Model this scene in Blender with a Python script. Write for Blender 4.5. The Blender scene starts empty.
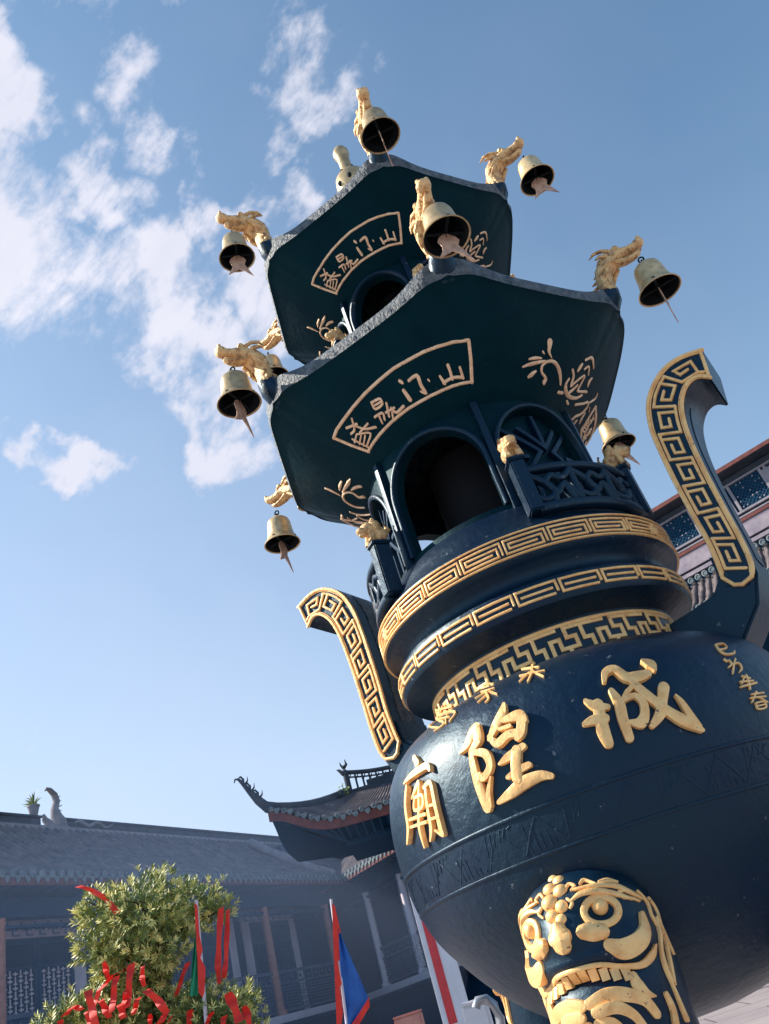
import bpy, bmesh, math, random
from mathutils import Vector, Matrix
random.seed(7)
C=bpy.context.scene.collection
SC=bpy.context.scene
# ---------------------------------------------------------------- camera
cam=bpy.data.cameras.new('camera');co=bpy.data.objects.new('camera',cam);C.objects.link(co);SC.camera=co
RX=Vector((0.9508,0.1619,-0.2640));UP_=Vector((0.3097,-0.4971,0.8106));FW=Vector((0,0.8524,0.5229))
RX=(RX-FW*RX.dot(FW)).normalized();UP_=RX.cross(FW)
co.matrix_world=Matrix(((RX.x,UP_.x,-FW.x,0),(RX.y,UP_.y,-FW.y,0),(RX.z,UP_.z,-FW.z,1.0),(0,0,0,1)))
cam.sensor_fit='VERTICAL';cam.sensor_height=24;cam.lens=24*791.35/1024;cam.clip_start=.05;cam.clip_end=5000
# ---------------------------------------------------------------- sky, sun, exposure
SUN=Vector((-.79,.10,.60)).normalized()
w=bpy.data.worlds.new('World');SC.world=w;w.use_nodes=True
nt=w.node_tree;N=nt.nodes;LK=nt.links;N.clear()
def wn(t,**k):
    n=N.new(t)
    for a,b in k.items(): setattr(n,a,b)
    return n
out=wn('ShaderNodeOutputWorld');bg=wn('ShaderNodeBackground');sky=wn('ShaderNodeTexSky',sky_type='NISHITA')
sky.sun_disc=False;sky.sun_elevation=math.asin(SUN.z);sky.sun_rotation=math.atan2(SUN.x,SUN.y)
sky.air_density=1.2;sky.dust_density=.7;sky.ozone_density=3.0
SKY=.078;bg.inputs['Strength'].default_value=SKY
tc=wn('ShaderNodeTexCoord')
wrp=wn('ShaderNodeTexNoise');wrp.inputs['Scale'].default_value=6.5;wrp.inputs['Detail'].default_value=5;wrp.inputs['Roughness'].default_value=.55;LK.new(tc.outputs['Generated'],wrp.inputs['Vector'])
wsub=wn('ShaderNodeVectorMath',operation='SUBTRACT');LK.new(wrp.outputs['Color'],wsub.inputs[0]);wsub.inputs[1].default_value=(.5,.5,.5)
wmul=wn('ShaderNodeVectorMath',operation='SCALE');LK.new(wsub.outputs[0],wmul.inputs[0]);wmul.inputs['Scale'].default_value=.34
wadd=wn('ShaderNodeVectorMath',operation='ADD');LK.new(wmul.outputs[0],wadd.inputs[0]);LK.new(tc.outputs['Generated'],wadd.inputs[1])
wnrm=wn('ShaderNodeVectorMath',operation='NORMALIZE');LK.new(wadd.outputs[0],wnrm.inputs[0])
def vdot(v):
    n=wn('ShaderNodeVectorMath',operation='DOT_PRODUCT');LK.new(wnrm.outputs[0],n.inputs[0]);n.inputs[1].default_value=v;return n.outputs['Value']
def mth(op,a,b=None,c=None,clamp=False):
    n=wn('ShaderNodeMath',operation=op);n.use_clamp=clamp
    for i,x in enumerate((a,b,c)):
        if x is None: continue
        if isinstance(x,(int,float)): n.inputs[i].default_value=x
        else: LK.new(x,n.inputs[i])
    return n.outputs[0]
# cloud banks: direction, angular radius (rad), weight
BANKS=[((-0.228, 0.409, 0.884), 0.069, 1), ((-0.291, 0.552, 0.781), 0.106, 1.05), ((-0.331, 0.569, 0.752), 0.075, 0.9), ((-0.092, 0.445, 0.891), 0.069, 0.85), ((-0.023, 0.417, 0.908), 0.062, 0.8), ((-0.176, 0.507, 0.844), 0.062, 0.9), ((-0.16, 0.577, 0.801), 0.075, 0.95), ((-0.174, 0.627, 0.759), 0.056, 0.75), ((-0.22, 0.564, 0.796), 0.075, 0.9), ((0.059, 0.449, 0.891), 0.062, 0.8), ((0.063, 0.511, 0.857), 0.062, 0.9), ((-0.063, 0.557, 0.828), 0.056, 1.0), ((0.015, 0.572, 0.82), 0.062, 0.9), ((0.097, 0.483, 0.87), 0.05, 0.7), ((-0.151, 0.681, 0.717), 0.075, 0.95), ((-0.119, 0.744, 0.657), 0.075, 1.0), ((-0.168, 0.77, 0.616), 0.056, 0.85), ((-0.027, 0.681, 0.732), 0.075, 0.9), ((0.054, 0.627, 0.777), 0.062, 0.7), ((-0.353, 0.694, 0.628), 0.043, 0.85), ((-0.277, 0.728, 0.627), 0.025, 0.8), ((-0.232, 0.742, 0.629), 0.03, 0.5), ((-0.273, 0.776, 0.568), 0.028, 0.35), ((-0.485, 0.816, 0.313), 0.045, 0.9), ((-0.433, 0.837, 0.335), 0.05, 0.4), ((-0.34, 0.889, 0.306), 0.062, 0.35), ((-0.161, 0.467, 0.869), 0.05, 0.6), ((0.11, 0.574, 0.811), 0.05, 0.5), ((-0.331, 0.453, 0.828), 0.138, 1), ((-0.5, 0.565, 0.656), 0.15, 0.8), ((-0.071, 0.299, 0.952), 0.175, 0.8), ((-0.465, 0.319, 0.826), 0.25, 0.9)]
acc=None
for d,rad,wt in BANKS:
    c=vdot(d);k=1/(1-math.cos(rad))
    v=mth('MULTIPLY',mth('EXPONENT',mth('MULTIPLY',mth('SUBTRACT',c,1.0),k*.8)),wt)
    acc=v if acc is None else mth('MAXIMUM',acc,v)
STR=(RX*.55+UP_*.83).normalized()
sd=wn('ShaderNodeVectorMath',operation='DOT_PRODUCT');LK.new(tc.outputs['Generated'],sd.inputs[0]);sd.inputs[1].default_value=STR
ss=wn('ShaderNodeVectorMath',operation='SCALE');ss.inputs[0].default_value=STR*.5;LK.new(sd.outputs['Value'],ss.inputs['Scale'])
sv=wn('ShaderNodeVectorMath',operation='SUBTRACT');LK.new(tc.outputs['Generated'],sv.inputs[0]);LK.new(ss.outputs[0],sv.inputs[1])
def noise(scale,detail,rough,dist=0,src=None):
    n=wn('ShaderNodeTexNoise');n.inputs['Scale'].default_value=scale;n.inputs['Detail'].default_value=detail
    n.inputs['Roughness'].default_value=rough;n.inputs['Distortion'].default_value=dist
    LK.new(src or sv.outputs[0],n.inputs['Vector']);return n.outputs['Fac']
n1=noise(9,11,.64,.2);n2=noise(27,9,.62,.3)
f=mth('ADD',mth('MULTIPLY',mth('SUBTRACT',n1,.5),3.6),mth('MULTIPLY',mth('SUBTRACT',n2,.5),1.3))
dens=mth('SUBTRACT',mth('ADD',mth('MULTIPLY',acc,1.65),f),.86)
mr=wn('ShaderNodeMapRange',interpolation_type='SMOOTHSTEP');LK.new(dens,mr.inputs[0]);mr.inputs[1].default_value=0.0;mr.inputs[2].default_value=.85
# thin veil towards the sun's side and the horizon
sz=wn('ShaderNodeSeparateXYZ');LK.new(tc.outputs['Generated'],sz.inputs[0])
veil=mth('MULTIPLY',mth('EXPONENT',mth('MULTIPLY',sz.outputs['Z'],-3.4)),1.05)
veil2=mth('MULTIPLY',mth('EXPONENT',mth('MULTIPLY',mth('SUBTRACT',vdot((-.62,.72,.32)),1.0),3.0)),.48)
veil=mth('ADD',veil,veil2,clamp=True)
ccol=wn('ShaderNodeMixRGB');LK.new(noise(5,6,.6),ccol.inputs[0]);ccol.inputs[1].default_value=(4.6,4.9,6.0,1);ccol.inputs[2].default_value=(7.9,7.6,8.1,1)
m1=wn('ShaderNodeMixRGB');LK.new(mth('MULTIPLY',veil,.72),m1.inputs[0]);tint=wn('ShaderNodeMixRGB',blend_type='MULTIPLY');tint.inputs[0].default_value=1;tint.inputs[2].default_value=(.56,1.10,1.20,1);LK.new(sky.outputs[0],tint.inputs[1]);LK.new(tint.outputs[0],m1.inputs[1]);m1.inputs[2].default_value=(6.6,6.7,7.9,1)
m2=wn('ShaderNodeMixRGB');LK.new(mth('MULTIPLY',mr.outputs[0],.9),m2.inputs[0]);LK.new(m1.outputs[0],m2.inputs[1]);LK.new(ccol.outputs[0],m2.inputs[2])
LK.new(m2.outputs[0],bg.inputs['Color']);LK.new(bg.outputs[0],out.inputs[0])
sl=bpy.data.lights.new('sun','SUN');sl.energy=5.0;sl.angle=math.radians(.5);sl.color=(1,.90,.77)
so=bpy.data.objects.new('sun',sl);C.objects.link(so);so.rotation_euler=SUN.to_track_quat('Z','Y').to_euler();so.location=(0,0,30)
SC.view_settings.view_transform='Standard';SC.view_settings.look='None';SC.view_settings.gamma=1;SC.view_settings.use_curve_mapping=False
SC.view_settings.exposure=0.85
SC.cycles.max_bounces=6;SC.cycles.volume_bounces=0
# ---------------------------------------------------------------- materials
def mat(name,col,rough=.6,metal=0,col2=None,nscale=8,bump=0,bscale=30,rng=(.35,.65),spec=.5,coat=0,detail=6,bdist=.01,stint=None,chips=None,objrand=0):
    m=bpy.data.materials.new(name);m.use_nodes=True;t=m.node_tree;b=t.nodes['Principled BSDF']
    b.inputs['Roughness'].default_value=rough;b.inputs['Metallic'].default_value=metal;b.inputs['Specular IOR Level'].default_value=spec
    b.inputs['Coat Weight'].default_value=coat;b.inputs['Coat Roughness'].default_value=.40
    b.inputs['Base Color'].default_value=(*col,1)
    if stint: b.inputs['Specular Tint'].default_value=(*stint,1)
    tcn=t.nodes.new('ShaderNodeTexCoord')
    if col2:
        n=t.nodes.new('ShaderNodeTexNoise');n.inputs['Scale'].default_value=nscale;n.inputs['Detail'].default_value=detail;n.inputs['Roughness'].default_value=.65
        t.links.new(tcn.outputs['Object'],n.inputs['Vector'])
        r=t.nodes.new('ShaderNodeMapRange');r.inputs[1].default_value=rng[0];r.inputs[2].default_value=rng[1];t.links.new(n.outputs['Fac'],r.inputs[0])
        x=t.nodes.new('ShaderNodeMixRGB');x.inputs[1].default_value=(*col,1);x.inputs[2].default_value=(*col2,1)
        t.links.new(r.outputs[0],x.inputs[0]);t.links.new(x.outputs[0],b.inputs['Base Color'])
        rr=t.nodes.new('ShaderNodeMapRange');rr.inputs[3].default_value=max(.05,rough-.08);rr.inputs[4].default_value=min(1,rough+.12);t.links.new(n.outputs['Fac'],rr.inputs[0]);t.links.new(rr.outputs[0],b.inputs['Roughness'])
    if chips:
        cc,ca,cs,th=chips
        n=t.nodes.new('ShaderNodeTexNoise');n.inputs['Scale'].default_value=cs;n.inputs['Detail'].default_value=5;n.inputs['Roughness'].default_value=.7;t.links.new(tcn.outputs['Object'],n.inputs['Vector'])
        r=t.nodes.new('ShaderNodeMapRange');r.inputs[1].default_value=th;r.inputs[2].default_value=th+.03;r.inputs[4].default_value=ca;t.links.new(n.outputs['Fac'],r.inputs[0])
        x=t.nodes.new('ShaderNodeMixRGB');x.inputs[2].default_value=(*cc,1);t.links.new(r.outputs[0],x.inputs[0])
        if b.inputs['Base Color'].links: t.links.new(b.inputs['Base Color'].links[0].from_socket,x.inputs[1])
        else: x.inputs[1].default_value=(*col,1)
        t.links.new(x.outputs[0],b.inputs['Base Color'])
    if objrand:
        oi=t.nodes.new('ShaderNodeObjectInfo');hv=t.nodes.new('ShaderNodeHueSaturation');r=t.nodes.new('ShaderNodeMapRange');r.inputs[3].default_value=1-objrand;r.inputs[4].default_value=1+objrand*.4
        t.links.new(oi.outputs['Random'],r.inputs[0]);t.links.new(r.outputs[0],hv.inputs['Value']);t.links.new(b.inputs['Base Color'].links[0].from_socket,hv.inputs['Color']);t.links.new(hv.outputs[0],b.inputs['Base Color'])
    if bump:
        n=t.nodes.new('ShaderNodeTexNoise');n.inputs['Scale'].default_value=bscale;n.inputs['Detail'].default_value=8;n.inputs['Roughness'].default_value=.6
        t.links.new(tcn.outputs['Object'],n.inputs['Vector'])
        u=t.nodes.new('ShaderNodeBump');u.inputs['Strength'].default_value=bump;u.inputs['Distance'].default_value=bdist
        t.links.new(n.outputs['Fac'],u.inputs['Height']);t.links.new(u.outputs[0],b.inputs['Normal'])
    return m
M={}
M['iron']=mat('blue_black_painted_iron',(.0005,.0085,.032),.37,0,(.0015,.015,.032),3.5,.8,26,spec=.28,coat=.34,bdist=.008,stint=(.25,.7,1),chips=((.16,.18,.20),.75,30,.665))
M['iron_under']=mat('dark_teal_painted_iron',(.0007,.010,.018),.5,0,(.0015,.018,.026),4,.5,24,spec=.18,bdist=.006,stint=(.2,.75,1),chips=((.06,.08,.09),.6,40,.71))
M['rim']=mat('sunlit_pale_iron_relief',(.035,.06,.085),.5,0,(.16,.19,.22),28,1.0,60,spec=.5,bdist=.02)  # greyish-white of the sunlit rim put into the base colour
M['gold']=mat('gold_paint_relief',(.97,.61,.25),.40,.15,(.78,.40,.14),22,.5,60,rng=(.42,.7),spec=.5,bdist=.005,chips=((.02,.03,.05),.85,60,.64))
M['copper']=mat('dull_copper_gold_paint',(.97,.70,.46),.5,.05,(.74,.46,.28),30,.4,90,spec=.4,bdist=.004,chips=((.02,.03,.05),.8,50,.62))
M['dragon']=mat('weathered_gilding',(.86,.57,.27),.42,.2,(.30,.13,.05),30,1.0,60,rng=(.46,.66),bdist=.012)
M['bell']=mat('aged_brass_bell',(.74,.55,.30),.36,.4,(.36,.25,.12),11,.5,40,rng=(.42,.72),bdist=.004,chips=((.05,.04,.03),.7,45,.66),objrand=.28)
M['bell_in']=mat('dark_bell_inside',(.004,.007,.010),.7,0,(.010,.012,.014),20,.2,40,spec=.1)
M['tail']=mat('tarnished_tail_plate',(.70,.46,.32),.5,.2,(.40,.24,.18),30,.4,60,bdist=.004)
M['black']=mat('painted_shade_black',(.004,.006,.01),.9)  # near-black puts the shade of openings into the colour
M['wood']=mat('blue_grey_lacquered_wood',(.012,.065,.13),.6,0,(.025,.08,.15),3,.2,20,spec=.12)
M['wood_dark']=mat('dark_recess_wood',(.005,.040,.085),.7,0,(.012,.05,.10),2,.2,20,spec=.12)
M['brown']=mat('faded_brown_post',(.55,.27,.20),.6,0,(.36,.19,.16),6,.2,20,spec=.12)
M['pale']=mat('pale_painted_timber',(.80,.72,.78),.7,0,(.66,.60,.68),3,.2,20,spec=.12)
M['frame']=mat('dull_painted_frame',(.34,.31,.34),.6,0,(.20,.19,.23),4,.3,20,spec=.12)
M['rail']=mat('faded_blue_railing',(.12,.15,.21),.6,0,(.08,.11,.17),4,.3,20,spec=.12)
M['white']=mat('white_plaster_pillar',(.78,.77,.80),.7,0,(.66,.65,.70),2,.2,15,spec=.12)
M['tile']=mat('grey_roof_tile',(.075,.07,.08),.75,0,(.23,.185,.18),3,.8,16,rng=(.35,.8),chips=((.42,.38,.38),.8,11,.64),bdist=.02,spec=.12)
M['tile_end']=mat('mossy_tile_ends',(.10,.14,.16),.7,0,(.24,.27,.28),8,.5,30,bdist=.02,spec=.12)
M['ridge']=mat('dark_roof_ridge',(.035,.05,.07),.7,0,(.07,.08,.10),4,.3,20,spec=.12)
M['ridge_pale']=mat('weathered_ridge_mortar',(.30,.28,.30),.8,0,(.18,.17,.19),5,.4,20,spec=.12)
M['redwood']=mat('dull_red_fascia',(.20,.075,.065),.6,0,(.12,.05,.05),6,.2,20,spec=.12)
M['pinkstone']=mat('pink_painted_band',(.36,.31,.35),.6,0,(.24,.21,.26),6,.2,20,spec=.12)
M['stone']=mat('pale_courtyard_paving',(.50,.43,.43),.8,0,(.40,.35,.36),1.5,.3,20)
M['red_cloth']=mat('red_ribbon_cloth',(.95,.05,.025),.55,0,(.75,.025,.02),9,.2,20)
M['blue_cloth']=mat('blue_flag_cloth',(.02,.14,.50),.6,0,(.02,.10,.38),5,.2,20)
M['green_cloth']=mat('green_flag_cloth',(.03,.36,.18),.6,0,(.02,.28,.16),5,.2,20)
M['plaque_red']=mat('red_paper_couplet',(.72,.05,.05),.6,0,(.60,.04,.05),8,.1,20)
M['bark']=mat('grey_brown_bark',(.10,.075,.055),.9,0,(.05,.04,.03),12,.8,30)
M['leaf']=mat('podocarpus_leaf',(.11,.18,.05),.5,0,(.28,.32,.08),3,0)
M['leaf_sunlit']=mat('sunlit_leaf_colour',(.85,.76,.30),.5,0,(.50,.54,.16),5,0)  # yellowish sunlight on the outer sprigs put into the colour
M['steel']=mat('grey_galvanised_tube',(.42,.44,.48),.35,.6,(.30,.32,.36),9,.1,30)
M['terracotta']=mat('orange_pink_box',(.62,.30,.24),.6,0,(.5,.22,.18),6,.1,20)
# ---------------------------------------------------------------- mesh helpers
class B:
    def __init__(s): s.v=[];s.f=[]
    def add(s,vs,fs):
        o=len(s.v);s.v+=[tuple(x) for x in vs];s.f+=[tuple(i+o for i in f) for f in fs];return o
    def grid(s,rows,close_u=False,close_v=False):
        # rows: list of equally long lists of points
        o=len(s.v);n=len(rows[0]);m=len(rows)
        for r in rows: s.v+=[tuple(x) for x in r]
        for i in range(m if close_v else m-1):
            for j in range(n if close_u else n-1):
                a=o+i*n+j;b=o+i*n+(j+1)%n;c=o+((i+1)%m)*n+(j+1)%n;d=o+((i+1)%m)*n+j
                s.f.append((a,b,c,d))
        return o
    def box(s,x0,x1,y0,y1,z0,z1):
        s.add([(x0,y0,z0),(x1,y0,z0),(x1,y1,z0),(x0,y1,z0),(x0,y0,z1),(x1,y0,z1),(x1,y1,z1),(x0,y1,z1)],
              [(0,3,2,1),(4,5,6,7),(0,1,5,4),(1,2,6,5),(2,3,7,6),(3,0,4,7)])
    def tube(s,pts,rads,n=8,flat=1.0,cap=True,up=(0,0,1)):
        P=[Vector(p) for p in pts];k=len(P);rows=[]
        if isinstance(rads,(int,float)): rads=[rads]*k
        for i in range(k):
            t=(P[min(i+1,k-1)]-P[max(i-1,0)]).normalized()
            u=Vector(up)
            if abs(t.dot(u))>.98: u=Vector((0,1,0)) if abs(t.y)<.9 else Vector((1,0,0))
            a=t.cross(u).normalized();b=a.cross(t)
            r=rads[i];ra,rb=(r if isinstance(r,tuple) else (r,r*flat))
            rows.append([P[i]+a*(ra*math.cos(2*math.pi*j/n))+b*(rb*math.sin(2*math.pi*j/n)) for j in range(n)])
        o=s.grid(rows,close_u=True)
        if cap: s.f.append(tuple(o+j for j in reversed(range(n))));s.f.append(tuple(o+(k-1)*n+j for j in range(n)))
    def ball(s,c,r,n=10,m=7):
        rx,ry,rz=r if isinstance(r,tuple) else (r,r,r);rows=[]
        for i in range(m+1):
            a=-math.pi/2+math.pi*i/m
            rows.append([(c[0]+rx*math.cos(a)*math.cos(2*math.pi*j/n),c[1]+ry*math.cos(a)*math.sin(2*math.pi*j/n),c[2]+rz*math.sin(a)) for j in range(n)])
        s.grid(rows,close_u=True)
    def lathe(s,prof,n=48,cx=0,cy=0):
        s.grid([[(cx+r*math.cos(2*math.pi*j/n),cy+r*math.sin(2*math.pi*j/n),z) for j in range(n)] for r,z in prof],close_u=True)
    def xf(s,mx):
        s.v=[tuple(mx@Vector(v)) for v in s.v];return s
    def join(s,o): s.add(o.v,o.f);return s
def obj(name,b,m,parent=None,smooth=40,bevel=0,merge=True):
    me=bpy.data.meshes.new(name);me.from_pydata(b.v,[],b.f);me.validate()
    bm=bmesh.new();bm.from_mesh(me)
    if merge: bmesh.ops.remove_doubles(bm,verts=bm.verts,dist=1e-5)
    bmesh.ops.recalc_face_normals(bm,faces=bm.faces)
    if bevel: bmesh.ops.bevel(bm,geom=[e for e in bm.edges if len(e.link_faces)==2 and e.calc_face_angle(0)>.6],offset=bevel,segments=2,affect='EDGES')
    bm.to_mesh(me);bm.free()
    ms=m if isinstance(m,list) else [m]
    for x in ms: me.materials.append(x)
    if smooth:
        me.shade_smooth();me.set_sharp_from_angle(angle=math.radians(smooth))
    o=bpy.data.objects.new(name,me);C.objects.link(o)
    if parent: o.parent=parent
    return o
def tag(o,label=None,cat=None,group=None,kind=None):
    if label:o['label']=label
    if cat:o['category']=cat
    if group:o['group']=group
    if kind:o['kind']=kind
    return o
def thing(name,label,cat,loc=(0,0,0),rz=0,group=None):
    o=bpy.data.objects.new(name,None);C.objects.link(o);o.location=loc;o.rotation_euler=(0,0,rz);o.empty_display_size=.2
    return tag(o,label,cat,group)
def copy_tree(o,parent=None):
    c=o.copy();C.objects.link(c);c.parent=parent
    for ch in list(o.children): copy_tree(ch,c)
    return c
# ---------------------------------------------------------------- censer surfaces (azimuth in degrees, 0 = towards the viewer's side)
AX,AY=0.4210,2.9703            # censer axis on the ground
TX,TY=-AX/3.0,-AY/3.0          # horizontal unit vector from the axis towards the viewer's side
LX,LY=TY,-TX                   # ... and towards its left
PHI=-12.84                     # azimuth (degrees) of the roof corner that faces the viewer
Z0=1.0
def cyl(r,az,h):
    a=math.radians(az);c,s=math.cos(a),math.sin(a)
    return (r*(c*TX+s*LX),r*(c*TY+s*LY),h+Z0)
def lerp(a,b,t): return a+(b-a)*t
def interp(tab,x):
    if x<=tab[0][0]: return tab[0][1]
    for i in range(len(tab)-1):
        x0,y0=tab[i];x1,y1=tab[i+1]
        if x<=x1:
            p0=tab[i-1][1] if i>0 else y0-(y1-y0)
            p3=tab[i+2][1] if i+2<len(tab) else y1
            t=(x-x0)/(x1-x0)
            m0=(y1-(tab[i-1][1] if i>0 else y0))/(x1-(tab[i-1][0] if i>0 else x0))*(x1-x0)
            m1=((tab[i+2][1] if i+2<len(tab) else y1)-y0)/((tab[i+2][0] if i+2<len(tab) else x1)-x0)*(x1-x0)
            t2=t*t;t3=t2*t
            return (2*t3-3*t2+1)*y0+(t3-2*t2+t)*m0+(-2*t3+3*t2)*y1+(t3-t2)*m1
    return tab[-1][1]
BOWL=[(-.24,.0),(-.225,.15),(-.19,.30),(-.12,.43),(-.02,.55),(.08,.635),(.16,.69),(.25,.725),(.36,.745),(.46,.75),(.55,.742),(.63,.722),(.69,.690),(.735,.645),(.770,.585),(.793,.53),(.805,.48)]
def S_bowl(az,h,off=0):
    r=interp(BOWL,h);dr=(interp(BOWL,h+.01)-interp(BOWL,h-.01))/.02
    n=math.hypot(1,dr)
    return cyl(r+off/n,az,h-off*dr/n)
def hexr(az,rc,soft=.10):
    # hexagon with corners at PHI+60k, corner radius rc, rounded corners
    d=((az-PHI+30)%60)-30           # angle from nearest corner
    ap=rc*math.cos(math.radians(30))
    r=ap/math.cos(math.radians(30-abs(d)))
    return r-rc*soft*.45*math.exp(-(d/4.5)**2)
def corner_w(az,w=9):
    d=((az-PHI+30)%60)-30
    return math.exp(-(d/w)**2)
LO=dict(rb=.485,hb=1.884,rc=.905,he=2.140,lift=.035)
UP=dict(rb=.372,hb=2.905,rc=.722,he=3.105,lift=.03)
def S_under(T,az,s,off=0):
    R=hexr(az,T['rc']);r=lerp(T['rb'],R,s)
    he=T['he']+T['lift']*corner_w(az,11)
    h=T['hb']+(he-T['hb'])*(.80*s+.20*s*s)
    return cyl(r,az,h-off)
LEG=dict(r=.615,az=15.0,face=20.0)
LEGP=[(-.40,.155),(-.20,.165),(-.05,.176),(.05,.178),(.11,.172),(.15,.152),(.18,.118),(.20,.065),(.206,.0)]
def legr(th,h):
    a=((th+180)%360)-180;g=lambda x,c,s:math.exp(-((x-c)/s)**2)
    k=min(1,interp(LEGP,h)/.12)
    return interp(LEGP,h)+k*(.024*g(a,0,24)*g(h,.045,.05)+.014*g(abs(a),34,22)*g(h,.128,.016)-.012*g(abs(a),33,13)*g(h,.085,.03)-.020*g(a,0,48)*g(h,-.042,.016)+.018*g(a,0,44)*g(h,-.11,.035)+.012*g(abs(a),55,14)*g(h,.01,.03)+.010*g(a,0,55)*g(h,-.004,.012))
def S_leg(th,h,off=0):
    c=cyl(LEG['r'],LEG['az'],h);r=legr(th,h);dr=(interp(LEGP,h+.004)-interp(LEGP,h-.004))/.008
    n=math.hypot(1,dr);p=cyl(r+off/n,th+LEG['face'],h)
    return (c[0]+p[0],c[1]+p[1],h+Z0-off*dr/n)
HPSI,HW=110.0,.06
def S_hand(u,z,w=HW):
    a=math.radians(HPSI);c,s=math.cos(a),math.sin(a)
    ux,uy=c*TX+s*LX,c*TY+s*LY
    nx,ny=-uy,ux
    if nx*TX+ny*TY<0: nx,ny=-nx,-ny
    return (ux*u+nx*w,uy*u+ny*w,z+Z0)

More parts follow.
